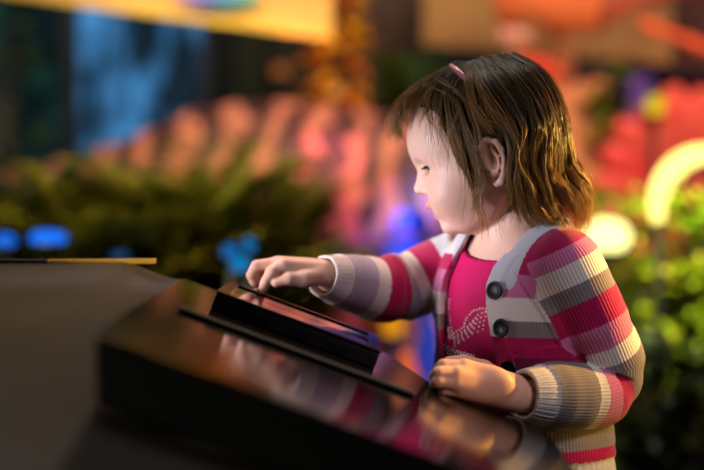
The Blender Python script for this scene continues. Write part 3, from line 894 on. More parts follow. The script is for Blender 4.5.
g3 = [(474, 64, 18), (482, 86, 48), (494, 106, 62), (506, 126, 68), (513, 148, 70), (513, 170, 68), (516, 192, 62), (524, 214, 54), (540, 230, 48)]
g4 = [(484, 60, 14), (502, 84, 46), (519, 112, 62), (525, 145, 66), (523, 176, 66), (530, 202, 60), (548, 222, 52), (562, 232, 46)]
g5 = [(498, 57, 12), (524, 76, 42), (542, 105, 55), (547, 140, 60), (543, 172, 60), (553, 198, 55), (568, 216, 48), (570, 236, 42)]
g6 = [(510, 56, 8), (540, 76, 28), (556, 108, 40), (561, 145, 46), (564, 172, 46), (581, 190, 42), (584, 210, 38), (574, 232, 34)]
g7 = [(514, 56, 0), (546, 76, 5), (562, 110, 8), (566, 145, 12), (571, 165, 15), (583, 182, 18), (583, 208, 20), (575, 236, 22)]
gF = [(466, 66, 14), (456, 84, 42), (446, 104, 56), (446, 130, 61), (452, 160, 60), (456, 190, 54), (455, 220, 44), (452, 250, 36), (447, 268, 32)]
families = []   # (guide a, guide b, strands, wave, jitter)
for sg in (1, -1):
    G = [guide(x, sg) for x in (g_top, g0, g1, g2, gA, gB, gB2, gC, g3, g4, g5, g6, g7)]
    cnt = [170, 130, 90, 120, 170, 0, 0, 300, 420, 520, 560, 560] if sg > 0 else [180, 150, 120, 120, 120, 0, 100, 160, 200, 220, 300, 420]
    for i in range(len(G)-1):
        families.append((G[i], G[i+1], cnt[i], 1.0, 1.0))
    if sg > 0:
        short = guide([(471, 66, 18), (475, 84, 49), (482, 102, 62), (488, 114, 66), (494, 124, 68), (500, 131, 68)])
        families.append((G[5], G[6], 0, 1, 1)); families.append((G[6], short, 130, 0.3, 0.6)); families.append((guide([(468, 66, 16), (466, 84, 47), (468, 102, 60), (472, 116, 65), (478, 126, 66), (484, 133, 66)]), G[6], 130, 0.3, 0.6))
        families.append((short, guide([(472, 66, 18), (478, 87, 50), (488, 106, 63), (499, 119, 69), (508, 129, 72), (513, 140, 72)]), 120, 0.3, 0.6))
    if sg < 0: families.append((guide(gF, -1), guide([(p+4, q-4, L-3) for p, q, L in gF], -1), 90, 1.0, 1.0))
hr = np.random.RandomState(11)
strands = []; tones = []
def skull_push(S, m):
    """keeps strands outside the head"""
    q = ((S-HO)@HR.T)/SH - np.array((-9, 10, 0)); rad = np.array((76, 70, 64.5))+m
    k = np.linalg.norm(q/rad, axis=1)
    f = np.where(k < 1, 1/np.maximum(k, 0.3), 1)
    q = q*f[:, None] + np.array((-9, 10, 0))
    return HO+SH*(q@HR)
for A, B, n, wv, jt in families:
    if n == 0: continue
    wf = 1.7 if A[0][0] > HP(480, 60)[0] else 1.0
    ncl = max(3, n//15)
    ct = np.sort(hr.rand(ncl)); cph = hr.rand(ncl, 3)*6.28; camp = hr.rand(ncl); ctone = hr.rand(ncl); coff = hr.randn(ncl, 3)
    for k in range(n):
        t = hr.rand(); c = int(np.argmin(np.abs(ct-t)+hr.rand(ncl)*0.06))
        own = A*(1-t)+B*t; cl = A*(1-ct[c])+B*ct[c]
        w = np.linspace(0, 1, NP_)
        pull = (0.15+0.65*w**0.8)*(0.5+0.5*camp[c])
        S = own*(1-pull[:, None])+cl*pull[:, None]
        amp = wv*wf*(0.0022+0.0050*camp[c])*w**1.5
        for a in range(3):
            S[:, a] += amp*np.sin(w*(7.5+2.5*camp[c])+cph[c, a]) + coff[c, a]*0.0030*w
        fz = hr.randn(3)*0.0016*jt; ph = hr.rand(3)*6.28
        for a in range(3): S[:, a] += fz[a]*w*np.sin(w*9+ph[a])+hr.randn()*0.0009
        end = 0.72+0.28*hr.rand()**0.7
        S = crom(S[:max(6, int(NP_*end))], NP_)
        S = skull_push(S, 1.0+3.5*hr.rand())
        strands.append(S); tones.append(min(1, max(0, 0.5*ctone[c]+0.5*hr.rand())))
# wavy locks over the rest, highlights put in as golden tone
lk = [ [(486, 96, 58), (503, 122, 70), (519, 150, 73), (513, 178, 71), (520, 206, 64), (542, 224, 55)],
       [(505, 100, 60), (522, 130, 70), (516, 160, 73), (530, 186, 68), (534, 212, 60), (556, 228, 52)],
       [(520, 96, 54), (537, 128, 66), (528, 160, 70), (543, 190, 64), (548, 214, 57), (566, 232, 48)],
       [(535, 92, 44), (549, 126, 58), (541, 158, 64), (560, 186, 58), (571, 204, 50), (572, 234, 42)],
       [(548, 96, 30), (560, 130, 46), (556, 158, 52), (573, 176, 48), (583, 196, 40), (574, 226, 38)],
       [(500, 118, 68), (515, 140, 73), (508, 172, 70), (512, 196, 63), (500, 222, 54), (507, 240, 48)],
       [(478, 150, 66), (482, 172, 63), (478, 198, 58), (484, 222, 50), (482, 244, 42)],
       [(425, 88, 36), (446, 96, 53), (460, 114, 62), (452, 136, 63), (462, 158, 63), (459, 178, 60)],
       [(436, 84, 40), (456, 96, 56), (474, 112, 65), (484, 124, 69), (500, 130, 71), (512, 142, 72)],
       [(556, 130, 30), (566, 158, 38), (579, 172, 34), (586, 194, 28), (580, 218, 28), (576, 240, 28)]]
for gi, gl in enumerate(lk):
    g = guide(gl); side = hr.randn(3)
    for k in range(34 if gi < 6 else 16):
        w = np.linspace(0, 1, NP_); o1, o2 = hr.randn(3)*0.0018, hr.randn(3)*0.0030
        S = g+o1[None]+o2[None]*w[:, None]+0.0014*np.sin(w*8+hr.rand()*2)[:, None]*hr.randn(3)[None]
        S = crom(S[:max(8, int(NP_*(0.8+0.2*hr.rand())))], NP_)
        strands.append(skull_push(S, 4.0)); tones.append(0.75+0.25*hr.rand())
# loose flyaway hairs around the outline
for k in range(330):
    A, B, n, _, _ = families[hr.randint(len(families))]
    t = hr.rand(); S = A*(1-t)+B*t; w = np.linspace(0, 1, NP_)
    q = S-(HO+np.array((0, 0, -0.01))); q /= np.linalg.norm(q, axis=1)[:, None]
    S = S+q*(0.004+0.010*hr.rand()*w**1.5)[:, None]
    for a in range(3): S[:, a] += 0.004*w*np.sin(w*(5+6*hr.rand())+hr.rand()*6.28)
    S = skull_push(S, 5); strands.append(S); tones.append(0.8)
# fine wisps lying over the temple and in front of the ear
for k in range(46):
    x0 = hr.uniform(428, 470); y0 = hr.uniform(104, 138); L0 = hr.uniform(54, 62)
    dx = hr.uniform(-10, 16); dy = hr.uniform(22, 52)
    S = crom([HP(x0, y0, L0), HP(x0+dx*0.2+hr.uniform(-3, 3), y0+dy*0.4, L0+1.5), HP(x0+dx*0.7, y0+dy*0.8, L0+0.5), HP(x0+dx, y0+dy, L0-2)], NP_)
    strands.append(S); tones.append(0.85)
S = np.array(strands); ns = len(S)
Tn = np.gradient(S, axis=1); Tn /= np.linalg.norm(Tn, axis=2)[..., None]+1e-12
ref = np.array((0.3, 0.8, 0.52)); U_ = np.cross(Tn, ref); U_ /= np.linalg.norm(U_, axis=2)[..., None]+1e-12; W_ = np.cross(Tn, U_)
rad = np.full((ns, NP_), 0.00031)*(0.75+0.6*hr.rand(ns)[:, None])*np.clip(1.25-np.linspace(0, 1, NP_)**3, 0.25, 1)[None]
rad[-216:] *= 0.5
ring = np.stack([S+rad[..., None]*(math.cos(a)*U_+math.sin(a)*W_) for a in (0, 2.0944, 4.1888)], 2)   # ns,NP,3,3
V = ring.reshape(-1, 3)
i = np.arange(ns)[:, None, None]*NP_*3; j = np.arange(NP_-1)[None, :, None]*3; k = np.arange(3)[None, None, :]
a0 = i+j+k; a1 = i+j+(k+1) % 3
F = np.stack([a0, a1, a1+3, a0+3], -1).reshape(-1, 4)
me = from_np('hair', V, F)
at = me.attributes.new('tone', 'FLOAT', 'POINT'); at.data.foreach_set('value', np.repeat(np.array(tones, np.float32), NP_*3))
at = me.attributes.new('along', 'FLOAT', 'POINT'); at.data.foreach_set('value', np.tile(np.repeat(np.linspace(0, 1, NP_, dtype=np.float32), 3), ns))
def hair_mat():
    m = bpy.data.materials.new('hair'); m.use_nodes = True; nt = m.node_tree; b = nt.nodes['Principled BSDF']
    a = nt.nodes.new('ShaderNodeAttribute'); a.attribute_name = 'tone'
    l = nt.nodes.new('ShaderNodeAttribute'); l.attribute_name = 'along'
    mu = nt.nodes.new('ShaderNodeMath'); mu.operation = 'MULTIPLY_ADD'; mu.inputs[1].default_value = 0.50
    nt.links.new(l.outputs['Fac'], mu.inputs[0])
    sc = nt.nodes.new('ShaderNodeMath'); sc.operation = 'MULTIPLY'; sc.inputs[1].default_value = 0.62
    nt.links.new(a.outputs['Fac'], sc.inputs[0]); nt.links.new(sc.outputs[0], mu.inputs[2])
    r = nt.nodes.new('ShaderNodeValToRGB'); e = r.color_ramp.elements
    e[0].position = 0.1; e[0].color = srgb(28, 18, 9); e[1].position = 0.95; e[1].color = srgb(200, 150, 80)  # tips go golden, painting in the light on the hair ends
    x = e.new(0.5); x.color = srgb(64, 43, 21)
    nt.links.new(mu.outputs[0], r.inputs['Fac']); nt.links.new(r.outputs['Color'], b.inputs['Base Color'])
    b.inputs['Roughness'].default_value = 0.38; b.inputs['Specular IOR Level'].default_value = 0.55
    t = nt.nodes.new('ShaderNodeBsdfTranslucent'); nt.links.new(r.outputs['Color'], t.inputs['Color'])
    mx = nt.nodes.new('ShaderNodeMixShader'); mx.inputs[0].default_value = 0.42
    nt.links.new(b.outputs[0], mx.inputs[1]); nt.links.new(t.outputs[0], mx.inputs[2])
    nt.links.new(mx.outputs[0], nt.nodes['Material Output'].inputs['Surface'])
    return m
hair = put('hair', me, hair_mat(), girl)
# the dense hair close to the scalp
cs = Sdf()
cs.ell(H(-9, 10, 0), (76.5*SH, 71*SH, 64.5*SH), HR, 0.004)
cs.ell(H(-62, -38, 0), (22*SH, 40*SH, 36*SH), HR, 0.02)
def capf(Q, bc=None, br=None):
    d = cs.ev(Q, bc, br)
    q = ((Q-HO)@HR.T)/SH; Fh = q[:, 0]; Uh = q[:, 1]; L = np.abs(q[:, 2])
    line = np.interp(Uh, [-60, -20, 0, 14, 34, 52, 80], [-34, -20, -1, 12, 34, 54, 62])   # hairline F as a function of U
    er = np.minimum(Sdf.ellf(H(-8, -15, 64), (13*SH, 25*SH, 14*SH), HR)(Q), Sdf.ellf(H(-8, -15, -64), (13*SH, 25*SH, 14*SH), HR)(Q))
    return np.maximum(np.maximum(d, (Fh-line)*SH), -er)
V, F = mesh_sdf('scalp_hair', capf, HO-0.16, HO+0.16, 0.0026)
put('scalp_hair', from_np('scalp_hair', V, F), mat('hair_dark', srgb(44, 30, 19), 0.7), girl)

# hair clip
cp = [HP(452, 70.5, 31), HP(456.5, 74.5, 38), HP(461.5, 79.5, 45), HP(467, 86, 50)]
cp = [HO+(p-HO)*1.035 for p in cp]
mb = MB(); mb.tube(cp, [0.0024, 0.0034, 0.0032, 0.0016], 10)
mb.build('hair_clip', mat('clip_pink', srgb(236, 150, 158), 0.25, coat=0.5), girl)

# ------------------------------------------------------------------ the exhibition behind the child
R7 = random.Random(7)
def pm(D): return D/FPX
def blob(c, r, seed, amp=0.12, nu=28, nv=18):
    mb = MB().ball((0, 0, 0), r, nu, nv); rs = random.Random(seed)
    ks = [(rs.uniform(-6, 6), rs.uniform(-6, 6), rs.uniform(-6, 6), rs.uniform(0, 6)) for _ in range(5)]
    m = max(r); out = []
    for v in mb.v:
        q = [x/m for x in v]; s = 1+amp*sum(math.sin(k[0]*q[0]+k[1]*q[1]+k[2]*q[2]+k[3]) for k in ks)/2.2
        out.append((c[0]+v[0]*s, c[1]+v[1]*s, c[2]+v[2]*s))
    mb.v = out; return mb
def leaf(mb, base, d, n, L, W, droop=0.3, seg=4):
    """one curved leaf blade with a centre fold"""
    d = np.array(d, float); d /= np.linalg.norm(d)+1e-9; n = np.array(n, float); s = np.cross(d, n); s /= np.linalg.norm(s)+1e-9; n = np.cross(s, d)
    vs = []; fs = []; p = np.array(base, float)
    for i in range(seg+1):
        t = i/seg; w = W*math.sin(math.pi*min(0.97, 0.06+0.94*t))**0.8*0.5
        q = p+d*L*t-n*droop*L*t*t
        vs += [q-s*w+n*w*0.35, q, q+s*w+n*w*0.35]
    for i in range(seg):
        a = i*3; fs += [(a, a+1, a+4, a+3), (a+1, a+2, a+5, a+4)]
    mb.add(vs, fs)
def fern(name, base, h, spread, nfr, seed, lm, sm, label, group, W=0.018):
    rs = random.Random(seed); e = empty(name, base, label, 'plant', group)
    fo = MB(); st = MB(); base = np.array(base, float)
    for i in range(nfr):
        an = rs.uniform(0, 6.283); sp = spread*rs.uniform(0.5, 1.0); hh = h*rs.uniform(0.75, 1.05)
        dirv = np.array((math.cos(an), math.sin(an)*0.6, 0))
        pts = [base+dirv*sp*t**1.5+np.array((0, 0, hh*(t*1.25-0.35*t**3))) for t in np.linspace(0, 1, 12)]
        st.tube(pts, [0.004-0.003*k/11 for k in range(12)], 5)
        for k in range(3, 12):
            tg = pts[k]-pts[k-1]; tg /= np.linalg.norm(tg)
            sd = np.cross(tg, (0, 0, 1.0)); sd /= np.linalg.norm(sd)+1e-9
            for sg in (1, -1):
                for hf in (0.0, 0.5):
                    L = (0.10*math.sin(math.pi*(k-1.5)/11.5)+0.02)*h/0.6
                    leaf(fo, pts[k]*(1-hf)+pts[k-1]*hf, sd*sg+tg*0.55, (0, 0, 1), L, W, 0.25, 3)
    fo.build('fronds', lm, e); st.build('stems', sm, e); return e
def bush(name, base, size, nl, seed, lm, sm, label, cat='plant', group=None, L=0.06, W=0.028):
    rs = random.Random(seed); e = empty(name, base, label, cat, group)
    base = np.array(base, float); sx, sy, sz = size; st = MB(); fo = MB()
    for i in range(9):
        an = rs.uniform(0, 6.28); r = rs.uniform(0.1, 0.8)
        st.tube([base, base+np.array((math.cos(an)*sx*r*0.5, math.sin(an)*sy*r*0.5, sz*0.55)), base+np.array((math.cos(an)*sx*r, math.sin(an)*sy*r, sz*rs.uniform(0.7, 0.95)))], [0.008, 0.005, 0.002], 5)
    for i in range(nl):
        th = rs.uniform(0, 6.283); u_ = rs.random()**0.5; z = rs.uniform(0.05, 1)
        rr = math.sqrt(max(0.05, 1-(2*z-1)**2*0.75))
        p = base+np.array((math.cos(th)*sx*u_*rr, math.sin(th)*sy*u_*rr, z*sz))
        d = (math.cos(th)+rs.gauss(0, .5), math.sin(th)+rs.gauss(0, .5), rs.uniform(-.3, .9))
        leaf(fo, p, d, (rs.gauss(0, .4), rs.gauss(0, .4), 1), L*rs.uniform(.6, 1.2), W*rs.uniform(.7, 1.2), 0.3, 3)
    fo.build('leaves', lm, e); st.build('stems', sm, e); return e

# unseen lamps over the exhibition, the fills added to brighten parts of it
lamp('soft_back_fill', 'AREA', (-0.8, 3.0, 2.75), P(120, 200, 4.1), 30, (1.0, 0.86, 0.72), 0.8)
lamp('fern_fill', 'SPOT', (-0.9, 2.35, 1.9), P(170, 200, 3.4), 190, (1.0, 0.86, 0.35), 0.05, 52, 0.8)
lamp('soft_back_fill', 'AREA', (1.1, 3.0, 2.75), P(620, 150, 4.1), 34, (1.0, 0.84, 0.66), 0.8)
lamp('plant_fill', 'SPOT', (0.2, 3.2, 2.2), P(338, 60, 4.28), 60, (1.0, 0.80, 0.25), 0.04, 16, 0.6)
lamp('low_fill', 'SPOT', (0.1, 2.5, 1.5), P(412, 345, 3.4), 45, (1.0, 0.85, 0.9), 0.04, 14, 0.6)
lamp('lime_fill', 'SPOT', (0.2, 3.6, 2.6), P(390, 85, 4.7), 60, (1.0, 1.0, 0.4), 0.04, 12, 0.6)
lamp('fascia_fill', 'SPOT', (-0.3, 2.4, 1.9), P(250, 10, 3.75), 6, (1.0, 0.74, 0.32), 0.05, 50, 0.8)
lamp('magenta_projector', 'SPOT', (-0.3, 3.0, 1.9), P(345, 208, 4.1), 150, (1.0, 0.14, 0.36), 0.04, 9, 0.6)
lamp('orange_projector', 'SPOT', (0.4, 3.1, 1.9), P(300, 150, 4.1), 22, (1.0, 0.40, 0.16), 0.05, 34, 0.8)
lamp('blue_projector', 'SPOT', (0.3, 3.0, 1.8), P(408, 225, 3.9), 320, (0.08, 0.2, 1.0), 0.04, 10, 0.5)
lamp('yellow_projector', 'SPOT', (1.0, 2.5, 1.9), P(665, 240, 3.4), 480, (1.0, 0.9, 0.25), 0.05, 26, 0.6)
lamp('red_projector', 'SPOT', (0.8, 3.0, 1.9), P(640, 130, 4.1), 50, (1.0, 0.60, 0.42), 0.05, 30, 0.7)

# windows, posts and drapes on the rear partition
D5 = 4.9
GLS = mat('window_glass', srgb(20, 30, 34), 0.1, spec=0.6)
def reflection_glow(name, c1, c2, scale, seed, lo=0.45, hi=0.62, strength=1.0):  # glowing noise paints the reflections in the dark panes
    m = glow(name, c1, strength); nt = m.node_tree; e = nt.nodes['Emission']
    tc = nt.nodes.new('ShaderNodeTexCoord'); mp = nt.nodes.new('ShaderNodeMapping'); mp.inputs['Scale'].default_value = (scale, scale, scale*0.38); mp.inputs['Location'].default_value = (seed, seed*2, 0)
    n = nt.nodes.new('ShaderNodeTexNoise'); n.inputs['Scale'].default_value = 1; n.inputs['Detail'].default_value = 2
    r = nt.nodes.new('ShaderNodeValToRGB'); r.color_ramp.elements[0].position = lo; r.color_ramp.elements[1].position = hi
    r.color_ramp.elements[0].color = c1; r.color_ramp.elements[1].color = c2
    nt.links.new(tc.outputs['Object'], mp.inputs[0]); nt.links.new(mp.outputs[0], n.inputs['Vector']); nt.links.new(n.outputs['Fac'], r.inputs['Fac']); nt.links.new(r.outputs['Color'], e.inputs[0])
    return m
def rect(px0, py0, px1, py1, D, th=0.03):
    a = P(px0, py1, D); b = P(px1, py0, D)
    return MB().box((a[0]+b[0])/2, D, (a[2]+b[2])/2, b[0]-a[0], th, b[2]-a[2])
struct(rect(-60, -60, 66, 190, D5).build('window_1', reflection_glow('window_teal', srgb(12, 27, 29), srgb(26, 60, 52), 9, 3.1), smooth=False))
struct(rect(79, -60, 202, 190, D5).build('window_2', reflection_glow('window_blue', srgb(22, 36, 46), srgb(80, 158, 225), 15, 7.7, 0.44, 0.72), smooth=False))
struct(rect(66, -60, 79, 200, D5-0.05, 0.08).build('trim_1', mat('post_dark', srgb(12, 18, 20), 0.6), smooth=False))
struct(rect(202, -60, 212, 200, D5-0.05, 0.08).build('trim_2', mat('post_dark', srgb(18, 22, 22), 0.6), smooth=False))
def drape(px0, px1, py0, py1, D, m, label, group='hanging drapes along the rear wall'):
    a = P(px0, py1, D); b = P(px1, py0, D); n = 40; vs = []; fs = []
    for i in range(n+1):
        x = a[0]+(b[0]-a[0])*i/n; y = D+0.02*math.sin(i*0.9)
        vs += [(x, y-0.004, 0.02), (x, y-0.004, b[2]), (x, y+0.004, b[2]), (x, y+0.004, 0.02)]
    for i in range(n):
        for k in range(4): fs.append((i*4+k, i*4+(k+1) % 4, i*4+4+(k+1) % 4, i*4+4+k))
    fs += [(0, 1, 2, 3), (n*4+3, n*4+2, n*4+1, n*4)]
    tag(MB().add(vs, fs).build('drape', m), label, 'drape', group)
drape(212, 238, -70, 200, 4.8, mat('drape_black', srgb(14, 18, 16), 0.9), 'nearly black drape hanging right of the blue window')
drape(240, 262, -70, 200, 4.8, mat('drape_olive', srgb(52, 58, 28), 0.9), 'dark olive drape hanging behind the arched dinosaur back')
drape(264, 380, -70, 200, 4.85, mat('drape_brown', srgb(34, 30, 18), 0.9), 'wide dark brown drape behind the golden plant')
drape(380, 402, 45, 200, 4.7, mat('drape_lime', srgb(150, 160, 20), 0.9), 'narrow yellow green drape beside the girl\'s forehead')
drape(402, 450, 30, 200, 4.8, mat('drape_moss', srgb(46, 60, 22), 0.9), 'mossy green drape behind the girl\'s hair')
drape(560, 720, 62, 230, 4.75, mat('drape_navy', srgb(40, 34, 62), 0.9), 'dark navy drape behind the red petals')
drape(629, 648, 76, 150, 4.22, mat('drape_violet', srgb(120, 84, 170), 0.9), 'narrow violet drape between orange and red petals')

# fascia board, upper left, with a light spot painted on it as a coloured disc
def board(name, q, D, th, m, label, cat, lipm=None):
    """q: four photo points (clockwise from upper left) of the face"""
    e = empty(name, P(*q[3], D), label, cat)
    f = [P(px, py, D) for px, py in q]; b = [p+np.array((0, th, 0)) for p in f]
    MB().hexa([f[3], f[2], b[2], b[3], f[0], f[1], b[1], b[0]]).build('face_board', m, e, smooth=False)
    if lipm:
        a, c = f[3], f[2]; dn = np.array((0, 0, -0.012)); fw = np.array((0, -0.02, 0))
        MB().hexa([a+dn+fw, c+dn+fw, c+dn, a+dn, a+fw, c+fw, c, a]).build('lower_lip', lipm, e, smooth=False)
    return e
BY = mat('board_yellow', srgb(208, 152, 70), 0.7, noise=(srgb(222, 180, 104), 1.6))
bd = board('fascia_board', [(-60, -75), (332, -40), (332, 35), (-60, -18)], 3.75, 0.04, BY, 'long yellow fascia board sloping across the upper left corner with a coloured oval on it', 'board', mat('lip_orange', srgb(240, 190, 60), 0.5))
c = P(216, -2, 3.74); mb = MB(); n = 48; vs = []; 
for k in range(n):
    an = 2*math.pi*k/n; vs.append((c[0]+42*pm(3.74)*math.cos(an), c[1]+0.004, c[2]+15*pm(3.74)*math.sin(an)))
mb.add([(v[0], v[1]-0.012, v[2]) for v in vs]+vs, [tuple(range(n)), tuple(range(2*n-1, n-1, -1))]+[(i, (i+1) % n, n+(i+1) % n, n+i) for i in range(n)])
om = mat('light_oval', srgb(110, 120, 230), 0.6); nt = om.node_tree; tc = nt.nodes.new('ShaderNodeTexCoord'); sx = nt.nodes.new('ShaderNodeSeparateXYZ'); mr = nt.nodes.new('ShaderNodeMapRange'); rr = nt.nodes.new('ShaderNodeValToRGB')
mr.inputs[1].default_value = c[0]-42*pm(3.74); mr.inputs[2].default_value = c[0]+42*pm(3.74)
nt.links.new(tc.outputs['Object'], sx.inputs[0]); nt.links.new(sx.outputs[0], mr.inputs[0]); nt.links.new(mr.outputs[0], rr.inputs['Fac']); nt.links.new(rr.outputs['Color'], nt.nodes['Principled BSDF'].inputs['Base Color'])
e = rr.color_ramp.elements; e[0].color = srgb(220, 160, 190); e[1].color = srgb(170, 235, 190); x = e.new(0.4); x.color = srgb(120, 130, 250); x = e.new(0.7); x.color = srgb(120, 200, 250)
mb.build('light_oval', om, bd)

# beams, upper right
board('tan_beam', [(424, -60), (672, -60), (672, 64), (424, 44)], 4.3, 0.06, mat('beam_tan', srgb(170, 122, 66), 0.8, noise=(srgb(150, 100, 56), 3)), 'tan board hanging across the top right above the girl\'s hair', 'board')
board('dark_header', [(332, -60), (424, -60), (424, 50), (332, 58)], 4.4, 0.05, mat('header_brown', srgb(52, 26, 18), 0.8), 'dark brown header panel between the yellow and tan boards', 'board')
board('red_brown_header', [(672, -60), (780, -60), (780, 78), (672, 70)], 4.35, 0.05, mat('header_red', srgb(70, 26, 18), 0.8), 'dark red brown header panel in the upper right corner', 'board')
def swag(pts, w, D, m, label):
    """a soft hanging length of cloth along photo points"""
    c_ = crom([P(px, py, D) for px, py in pts], 20); vs = []; fs = []; n = 12
    for i, p in enumerate(c_):
        for k in range(n):
            an = 2*math.pi*k/n; r = w*(0.8+0.2*math.sin(i*0.7))*(1+0.15*math.sin(3*an+i*.4))
            vs.append((p[0], p[1]+0.35*r*math.cos(an), p[2]+r*math.sin(an)))
    for i in range(19):
        for k in range(n): fs.append((i*n+k, i*n+(k+1) % n, (i+1)*n+(k+1) % n, (i+1)*n+k))
    fs += [tuple(range(n)), tuple(19*n+k for k in range(n-1, -1, -1))]
    tag(MB().add(vs, fs).build('cloth_swag', m), label, 'cloth', 'orange cloth swags under the ceiling')
swag([(495, -8), (530, 4), (565, 12), (600, 8)], 0.072, 4.15, mat('cloth_orange', srgb(236, 112, 52), 0.85), 'broad orange cloth swag draped over the tan board')
swag([(500, 34), (515, 37), (530, 36)], 0.022, 4.1, mat('cloth_pink', srgb(255, 165, 140), 0.85), 'small pink cloth swag just above the crown of her head')
swag([(600, 14), (630, 4), (660, -8), (700, -18)], 0.030, 4.1, mat('cloth_rust', srgb(170, 66, 36), 0.85), 'rust orange cloth swag rising to the upper right')
swag([(640, 22), (670, 34), (704, 48), (740, 60)], 0.016, 4.1, mat('cloth_red', srgb(226, 84, 36), 0.85), 'thin red orange cloth swag in the top right corner')
swag([(520, 62), (545, 68), (560, 74)], 0.028, 4.1, mat('cloth_scarlet', srgb(232, 70, 46), 0.85), 'scarlet cloth swag right behind the top of her head')

# the striped dinosaur
DD = 4.1
dn = empty('dinosaur_model', P(300, 400, DD)*np.array((1, 1, 0)), 'large dinosaur model with an arched back striped salmon pink and dark maroon', 'dinosaur')
top = [(-90, 205), (-30, 182), (0, 172), (60, 158), (110, 145), (150, 130), (190, 112), (235, 104), (290, 102), (345, 108), (400, 116), (460, 128), (520, 160)]
half = [0.03, 0.04, 0.05, 0.065, 0.085, 0.12, 0.16, 0.20, 0.225, 0.225, 0.20, 0.16, 0.10]
sp = np.array([P(px, py, DD)-np.array((0, 0, h)) for (px, py), h in zip(top, half)])
spd = crom(np.hstack([sp, np.array(half)[:, None]]), 90)
vs = []; n = 36
for i, q in enumerate(spd):
    for k in range(n):
        an = 2*math.pi*k/n; rr = q[3]*(1+0.015*math.sin(i*1.9+k*1.3)+0.012*math.sin(k*5+i*.8))
        vs.append((q[0], q[1]+rr*0.75*math.cos(an), q[2]+rr*math.sin(an)*(1.0 if math.sin(an) > 0 else 1.15)))
fs = [(i*n+k, i*n+(k+1) % n, (i+1)*n+(k+1) % n, (i+1)*n+k) for i in range(89) for k in range(n)]+[tuple(range(n)), tuple(89*n+k for k in range(n-1, -1, -1))]
dm = mat('dinosaur_hide', srgb(222, 140, 116), 0.6, bump=0.5, bscale=60); nt = dm.node_tree
tc = nt.nodes.new('ShaderNodeTexCoord'); mp = nt.nodes.new('ShaderNodeMapping'); mp.inputs['Rotation'].default_value = (0, math.radians(-14), 0)
wv = nt.nodes.new('ShaderNodeTexWave'); wv.wave_type = 'BANDS'; wv.bands_direction = 'X'; wv.inputs['Scale'].default_value = 3.1; wv.inputs['Distortion'].default_value = 5.0; wv.inputs['Detail'].default_value = 2.0; wv.inputs['Detail Scale'].default_value = 2.4
rp = nt.nodes.new('ShaderNodeValToRGB'); e = rp.color_ramp.elements
e[0].position = 0.46; e[0].color = srgb(70, 30, 36); e[1].position = 0.72; e[1].color = srgb(188, 108, 96)
nt.links.new(tc.outputs['Object'], mp.inputs[0]); nt.links.new(mp.outputs[0], wv.inputs['Vector']); nz = nt.nodes.new('ShaderNodeTexNoise'); nz.inputs['Scale'].default_value = 16; nz.inputs['Detail'].default_value = 2
nt.links.new(tc.outputs['Object'], nz.inputs['Vector'])
ma = nt.nodes.new('ShaderNodeMath'); ma.operation = 'MULTIPLY_ADD'; ma.inputs[1].default_value = 1.5; ma.inputs[2].default_value = -0.78
ms = nt.nodes.new('ShaderNodeMath'); ms.operation = 'ADD'
nt.links.new(nz.outputs['Fac'], ma.inputs[0]); nt.links.new(ma.outputs[0], ms.inputs[0]); nt.links.new(wv.outputs['Fac'], ms.inputs[1]); nt.links.new(ms.outputs[0], rp.inputs['Fac']); nt.links.new(rp.outputs['Color'], nt.nodes['Principled BSDF'].inputs['Base Color'])
MB().add(vs, fs).build('body', dm, dn)
for px, w in ((255, 0.07), (300, 0.06), (420, 0.07), (455, 0.06)):
    for yy in (-0.11,) if px in (255, 420) else (0.11,):
        a = P(px, 170, DD); a[1] += yy
        mb = MB(); mb.tube([a, (a[0]-0.02, a[1], a[2]-0.28), (a[0]+0.02, a[1], 0.40), (a[0], a[1], 0.10), (a[0]-0.02, a[1], 0.04)], [w*1.35, w*1.15, w*0.75, w*0.7, w*0.95], 18)
        leg = mb.build('leg', dm, dn)
        ft = blob((a[0]-0.04, a[1], 0.045), (w*1.4, w*1.1, 0.045), 3, 0.04).build('foot', dm, None); ft.parent = leg; ft.matrix_parent_inverse = Matrix.Translation(dn.location).inverted()

# plants
LEAF_D = mat('leaf_olive', srgb(88, 96, 22), 0.5, noise=(srgb(120, 108, 20), 9), transl=0.25)
LEAF_K = mat('leaf_dark', srgb(22, 42, 24), 0.5, noise=(srgb(40, 58, 24), 9), transl=0.2)
LEAF_Y = mat('leaf_yellow', srgb(150, 160, 20), 0.45, noise=(srgb(96, 130, 16), 9), transl=0.35)
LEAF_G = mat('leaf_gold', srgb(230, 180, 20), 0.5, noise=(srgb(236, 140, 30), 7), transl=0.2)
STEM = mat('stem_brown', srgb(66, 50, 24), 0.7)
left_ferns = [(18, 3.30, 0.86, 0.34, 0), (70, 3.45, 0.90, 0.30, 0), (120, 3.25, 0.90, 0.30, 1), (168, 3.40, 0.95, 0.30, 1), (215, 3.30, 0.92, 0.28, 1), (262, 3.45, 0.90, 0.22, 1), (-25, 3.4, 0.95, 0.3, 0)]
nm = ['dark fern clump at the far left above the bright blue lamp', 'dark fern clump between the blue lamps and the yellow lit ferns', 'olive fern clump above the left end of the gold trim', 'tallest yellow lit olive fern clump in the middle of the bed', 'olive fern clump above the cyan lamps', 'sparse olive fern clump just left of the reaching hand', 'dark fern clump cut off by the left edge of the photo']
for i, (px, D, h, sp_, k) in enumerate(left_ferns):
    b = P(px, 400, D); b[2] = 0.16
    fern('fern', b, h, sp_, 26, 20+i, (LEAF_K, LEAF_D)[k], STEM, nm[i], 'ferns in the bed behind the console', 0.022)
bush('leafy_shrub', (P(60, 400, 3.7)*np.array((1, 1, 0))+np.array((0, 0, 0.16))), (0.42, 0.16, 0.80), 900, 5, LEAF_K, STEM, 'low dark green shrub filling the bed behind the left ferns', L=0.08, W=0.035)
